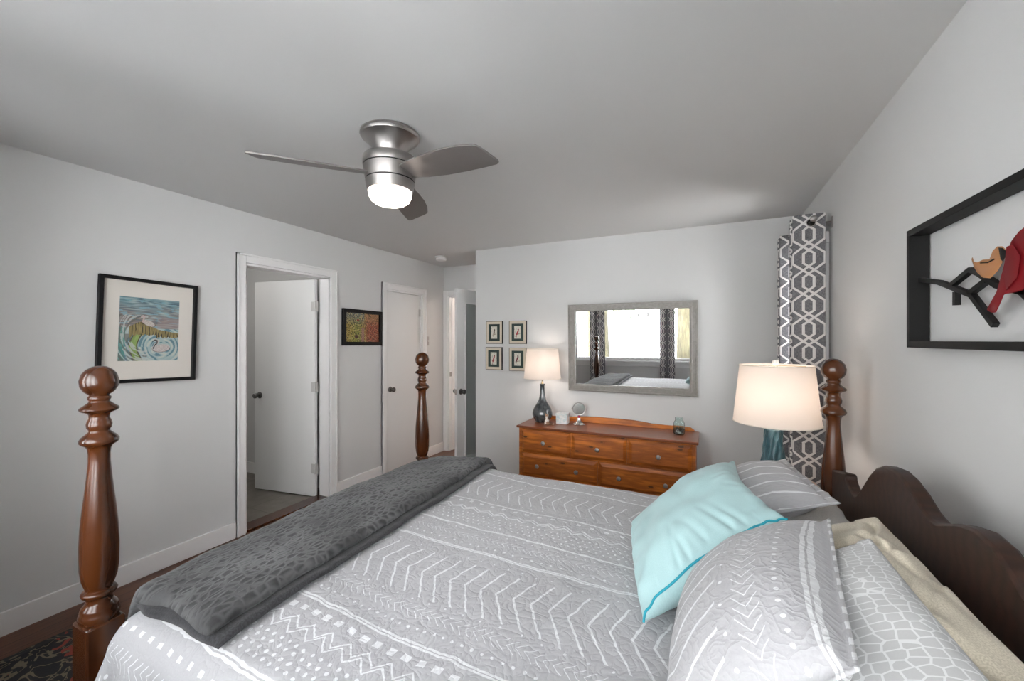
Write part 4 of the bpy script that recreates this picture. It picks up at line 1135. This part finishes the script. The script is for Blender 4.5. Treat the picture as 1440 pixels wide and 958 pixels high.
c1_ = curtain('curtain', [(.642, 2.975), (.60, 2.972), (.52, 2.975), (.487, 2.985), (.490, 2.998), (.56, 3.015), (.625, 3.035), (.632, 3.05), (.56, 3.065), (.495, 3.08), (.49, 3.095), (.56, 3.11), (.625, 3.13), (.63, 3.145), (.56, 3.16), (.495, 3.18)],
        .03, 2.222, 'grey trellis curtain panel nearest the bedpost, bunched on the rod', 'curtains by the nightstand')
c2_ = curtain('curtain', [(.655, 3.495), (.56, 3.50), (.495, 3.515), (.495, 3.53), (.56, 3.545), (.645, 3.56), (.648, 3.575), (.56, 3.59), (.497, 3.605), (.497, 3.62), (.56, 3.635), (.65, 3.66)],
        .03, 2.222, 'grey trellis curtain panel nearest the room corner', 'curtains by the nightstand')
def ring(c, R, r, ax):
    bm = bmesh.new(); pts = []
    for i in range(28):
        a = 2*PI*i/28
        pts.append((c[0]+(R*math.cos(a) if ax == 'y' else 0), c[1]+(R*math.cos(a) if ax == 'x' else 0), c[2]+R*math.sin(a)))
    return tube(bm, pts, r, 8, closed=True)
for root, ys in ((c1_, (2.973, 3.02, 3.065, 3.112)), (c2_, (3.50, 3.545, 3.59))):
    for yy in ys: mesh_obj('grommet', ring((RX-.005, yy, RZ-.010), .021, .0035, 'y'), MT['nickel'], root)
mesh_obj('grommet_hole', L([(0, -.0006), (.020, -.0006), (.020, .0006), (0, .0006)], seg=28, M=Matrix.Translation((RX-.005, 2.9705, RZ-.010)) @ Matrix.Rotation(PI/2, 4, 'X')), MT['gap'], c1_)
rod = thing('curtain_rod', 'nickel curtain rod with ball finial over the small right window', 'curtain rod', (RX, 3.3, RZ))
mesh_obj('rod', tube(bmesh.new(), [(RX, 2.93, RZ), (RX, 3.78, RZ)], .009, 14), MT['nickel'], rod)
bm = bmesh.new(); sphere(bm, (RX, 2.925, RZ+.002), .019); mesh_obj('finial', bm, MT['nickel'], rod)
for yy in (3.22, 3.74):
    mesh_obj('bracket', Bs((XR-.006, XR, yy-.01, yy+.01, RZ-.045, RZ+.02), (RX-.003, XR-.002, yy-.004, yy+.004, RZ-.013, RZ-.007)), MT['nickel'], rod, bevel=.001)
bm = Bs((XR-.006, XR-.001, 2.985, 3.005, RZ-.045, RZ+.02), (RX-.003, XR-.002, 2.990, 2.998, RZ-.013, RZ-.007)); mesh_obj('bracket', bm, MT['nickel'], rod)
# window-wall curtains (seen in the dresser mirror)
def fold_path_x(x0, x1, y, amp, n):
    P = []
    for k in range(2*n+1):
        x = x0+(x1-x0)*k/(2*n); P.append((x, y+(amp if k % 2 else -amp)))
    return P
for x0_, x1_, lab in ((-2.07, -1.77, 'grey trellis curtain reflected beside the bedpost in the dresser mirror'), (-.76, -.50, 'grey trellis curtain reflected at the right of the dresser mirror')):
    curtain('curtain', fold_path_x(x0_, x1_, YW+.10, .022, 3), .03, 2.40, lab, 'curtains on the big window')
rod2 = thing('curtain_rod', 'long nickel rod across the big window, seen in no direct view', 'curtain rod', (-1.3, YW+.1, 2.37))
rod2['label'] = 'long nickel curtain rod above the big window'
mesh_obj('rod', tube(bmesh.new(), [(-2.55, YW+.1, 2.37), (.5, YW+.1, 2.37)], .010, 12), MT['nickel'], rod2)
for xx_ in (-2.5, -1.3, .45): mesh_obj('bracket', Bs((xx_-.008, xx_+.008, YW, YW+.005, 2.33, 2.40), (xx_-.004, xx_+.004, YW, YW+.1, 2.356, 2.362)), MT['nickel'], rod2)

# ------------------------------------------------------------------ bird wall art
XA_ = XR-.004
KA = lambda d, y, z: (XA_-d, y*(XA_-d)/.655, 1.464+(z-1.464)*(XA_-d)/.655)
wa = thing('bird_wall_art', 'open black iron frame with a red and a tan bird on branches', 'wall art', (XR, 1.36, 1.64))
ya, yb_, za, zb = 1.847, .90, 1.440, 1.838
GF = lambda a, b, d=0: (XA_-d, (ya+yb_)/2-a, (za+zb)/2+b)
mesh_obj('frame', rect_frame(bmesh.new(), ya-yb_, zb-za, .0215, 0, .052, GF), MT['iron'], wa, bevel=.0015)
def bar(pts, r=.0075): return tube(bmesh.new(), [KA(.028, y, z) for y, z in pts], r*1.25, 4)
sh_ = lambda P: P
for P in ([(1.825, 1.667), (1.704, 1.643), (1.537, 1.588), (1.439, 1.502)], [(1.640, 1.625), (1.541, 1.657), (1.50, 1.64), (1.428, 1.600), (1.34, 1.575), (1.22, 1.60), (1.08, 1.57), (.92, 1.61)],
          [(1.546, 1.592), (1.471, 1.618)], [(1.613, 1.605), (1.613, 1.566)], [(1.34, 1.575), (1.28, 1.53), (1.22, 1.50)], [(1.10, 1.575), (1.04, 1.65)]):
    mesh_obj('branch', bar(P), MT['iron'], wa, smooth=False)
def birdshape(name, P, d0, d1, mat):
    return mesh_obj(name, prism(bmesh.new(), P, lambda a, b: KA(d0, a, b), lambda a, b: KA(d1, a, b)), mat, wa, bevel=.003)
fb = birdshape('tan_bird', [(1.541, 1.686), (1.535, 1.690), (1.528, 1.676), (1.514, 1.672), (1.49, 1.675), (1.463, 1.671), (1.45, 1.690), (1.432, 1.698), (1.412, 1.694), (1.398, 1.682), (1.392, 1.676), (1.402, 1.664), (1.416, 1.650), (1.43, 1.636), (1.459, 1.622), (1.49, 1.628), (1.515, 1.645), (1.528, 1.660)], .036, .050, MT['tan_bird'])
mesh_obj('wing_line', tube(bmesh.new(), [KA(.051, y, z) for y, z in ((1.50, 1.668), (1.47, 1.664), (1.445, 1.668))], .0016, 6), MT['black'], fb)
mesh_obj('mask', prism(bmesh.new(), [(1.428, 1.694), (1.412, 1.690), (1.394, 1.676), (1.41, 1.655), (1.42, 1.664)], lambda a, b: KA(.0505, a, b), lambda a, b: KA(.0515, a, b)), MT['black'], fb)
rb = birdshape('red_bird', [(1.475, 1.543), (1.470, 1.549), (1.435, 1.585), (1.412, 1.634), (1.398, 1.672), (1.380, 1.700), (1.355, 1.716), (1.335, 1.722), (1.318, 1.742), (1.300, 1.758), (1.285, 1.752), (1.272, 1.732), (1.262, 1.716), (1.250, 1.705), (1.263, 1.697), (1.268, 1.67), (1.28, 1.63), (1.31, 1.592), (1.345, 1.578), (1.385, 1.576), (1.405, 1.577), (1.425, 1.548), (1.437, 1.533), (1.455, 1.534)], .038, .054, MT['red_bird'])
mesh_obj('mask', prism(bmesh.new(), [(1.335, 1.716), (1.318, 1.722), (1.300, 1.716), (1.28, 1.70), (1.30, 1.690), (1.325, 1.70)], lambda a, b: KA(.0545, a, b), lambda a, b: KA(.0555, a, b)), MT['black'], rb)
mesh_obj('wing', prism(bmesh.new(), [(1.398, 1.69), (1.375, 1.69), (1.35, 1.66), (1.36, 1.61), (1.40, 1.585), (1.408, 1.63)], lambda a, b: KA(.0545, a, b), lambda a, b: KA(.058, a, b)), MT['red_bird'], rb, bevel=.001)

# ------------------------------------------------------------------ rug
bm = bmesh.new()
pts = []
rx0, rx1, ry0, ry1 = -2.885, -.2, -.30, .925
bm = grid(60, 30, lambda i, j: (rx0+(rx1-rx0)*i/60, ry0+(ry1-ry0)*j/30, .011+.002*mn.noise(Vector((i*.4, j*.4, 0)))))
rg = mesh_obj('area_rug', bm, MT['rug'], smooth='full', solid=.010); tag(rg, 'black rug with cream vine pattern on the floor beside the near bedpost', 'rug')

# ------------------------------------------------------------------ outside the big window (seen in the mirror)
Ms = Mat('snow', (.88, .90, .92), .8); Ms.bump(Ms.noise(Ms.coords(), .8, 4), .3, .1)
NX, NY = 40, 50
def gp(i, j):
    x = -60+80*i/NX; y = -.9-85*j/NY; d = -y
    return (x, y, -.9+2.75*min(1, max(0, d-1)/62)+.12*mn.noise(Vector((x*.15, y*.15, 0))))
gnd = mesh_obj('snowy_ground', grid(NX, NY, gp), Ms.m, smooth='full'); gnd['kind'] = 'structure'
def gz(x, y): return -.9+2.75*min(1, max(0, -y-1)/62)+.12*mn.noise(Vector((x*.15, y*.15, 0)))
Mk = Mat('mossy_bark', (.07, .06, .03), .95); v_ = Mk.coords('Object', (6, 6, 1.2)); kk = Mk.noise(v_, 3, 6, .7, .6); Mk.base(Mk.ramp(kk, [(.3, (.016, .014, .008)), (.5, (.045, .040, .021)), (.7, (.072, .069, .038))])); Mk.bump(kk, .8, .05)
for (tx, ty, r_, lab) in ((-2.62, -3.5, .27, 'thick mossy tree trunk outside the big window behind the reflected curtain'), (-.36, -3.0, .26, 'mossy tree trunk outside at the right end of the big window')):
    t_ = thing('tree', lab, 'tree', (tx, ty, gz(tx, ty)))
    lean = -.25 if tx < -1 else .1
    pts = [(tx+lean*(k/8)**1.3*.5, ty, gz(tx, ty)-.2+k*.85) for k in range(9)]
    bm = tube(bmesh.new(), pts, [r_*(1.25-.07*k+.03*math.sin(k*2)) for k in range(9)], 20)
    mesh_obj('trunk', bm, Mk.m, t_, smooth='full')
    for k in range(5):
        a = random.random()*6.28; z_ = gz(tx, ty)+3.6+k*.55
        mesh_obj('bough', tube(bmesh.new(), [(tx, ty, z_), (tx+.8*math.cos(a), ty+.8*math.sin(a), z_+.6), (tx+1.7*math.cos(a+.2), ty+1.7*math.sin(a+.2), z_+1.3)], [.09, .06, .03], 8), Mk.m, t_)
Mw = plain('bare_twigs', (.16, .13, .11), .9)
def shrub(x, y, h, seed, lab):
    rnd = random.Random(seed); bm = bmesh.new(); z0_ = gz(x, y)
    def br(p, d, l, r, lv):
        q_ = p+d*l; m_ = (p+q_)/2+Vector((rnd.uniform(-1, 1), rnd.uniform(-1, 1), 0))*l*.08
        tube(bm, [p, m_, q_], [r, r*.8, r*.6], 5)
        if lv:
            for _ in range(3 if lv > 1 else 2):
                d2_ = (d+Vector((rnd.uniform(-1, 1), rnd.uniform(-1, 1), rnd.uniform(-.2, .7)))*.62).normalized(); br(q_, d2_, l*.72, r*.6, lv-1)
    for _ in range(6): br(Vector((x+rnd.uniform(-.15, .15), y+rnd.uniform(-.15, .15), z0_-.1)), Vector((rnd.uniform(-.45, .45), rnd.uniform(-.4, .4), 1)).normalized(), h*.36, .017, 4)
    return tag(mesh_obj('bare_shrub', bm, Mw, smooth=False), lab, 'shrub')
shrub(-3.6, -4.6, 2.3, 1, 'leafless shrub reflected in the lower left of the dresser mirror')
shrub(-1.5, -4.4, 2.2, 5, 'leafless shrub reflected behind the right curtain in the mirror')
Me = Mat('evergreen_needles', (.06, .09, .05), .95); kk = Me.noise(Me.coords(), 2.2, 5); Me.base(Me.ramp(kk, [(.35, (.05, .075, .045)), (.65, (.16, .19, .12))]))
er = random.Random(3)
for k in range(14):
    x = -36+k*3.0+er.uniform(-.2, .2); y = -67-er.uniform(0, 3); h = er.uniform(5, 9)
    prof_ = [(.12, -1.0), (.15, .4)]
    for s in range(5):
        zz_ = .5+s*(h-.5)/5; rr = (1.35-.22*s)*er.uniform(.9, 1.03); prof_ += [(rr, zz_), (rr*.5, zz_+(h-.5)/5*.9)]
    prof_.append((0, h))
    t_ = mesh_obj('evergreen_tree', L(prof_, x, y, 12, M=Matrix.Translation((0, 0, gz(x, y)))), Me.m, smooth=False)
    tag(t_, 'dark evergreen on the far edge of the snowfield, seen tiny in the mirror', 'tree', 'evergreens along the snowfield')
Mr = plain('slate_roof', (.18, .20, .23), .9)
for (x, y, col, lab) in ((-27, -62, (.55, .62, .66), 'pale blue house beyond the snowfield, tiny in the dresser mirror'), (-16.5, -62, (.42, .33, .27), 'brown house beyond the snowfield, tiny in the dresser mirror'),
                        (-9, -62.5, (.70, .69, .66), 'off-white house beyond the snowfield, tiny in the dresser mirror')):
    g_ = gz(x, y); hs = thing('house', lab, 'house', (x, y, g_))
    mesh_obj('walls', B(x-1.5, x+1.5, y-1.2, y+1.2, g_-.5, g_+1.0), plain('siding', col, .8), hs)
    mesh_obj('roof', prism(bmesh.new(), [(-1.75, 1.0), (1.75, 1.0), (0, 1.8)], lambda a, b: (x+a, y-1.4, g_+b), lambda a, b: (x+a, y+1.4, g_+b)), Mr, hs)
    for wx_ in (-.8, .7): mesh_obj('window', B(x+wx_-.22, x+wx_+.22, y+1.2, y+1.24, g_+.2, g_+.75), MT['gap'], hs)
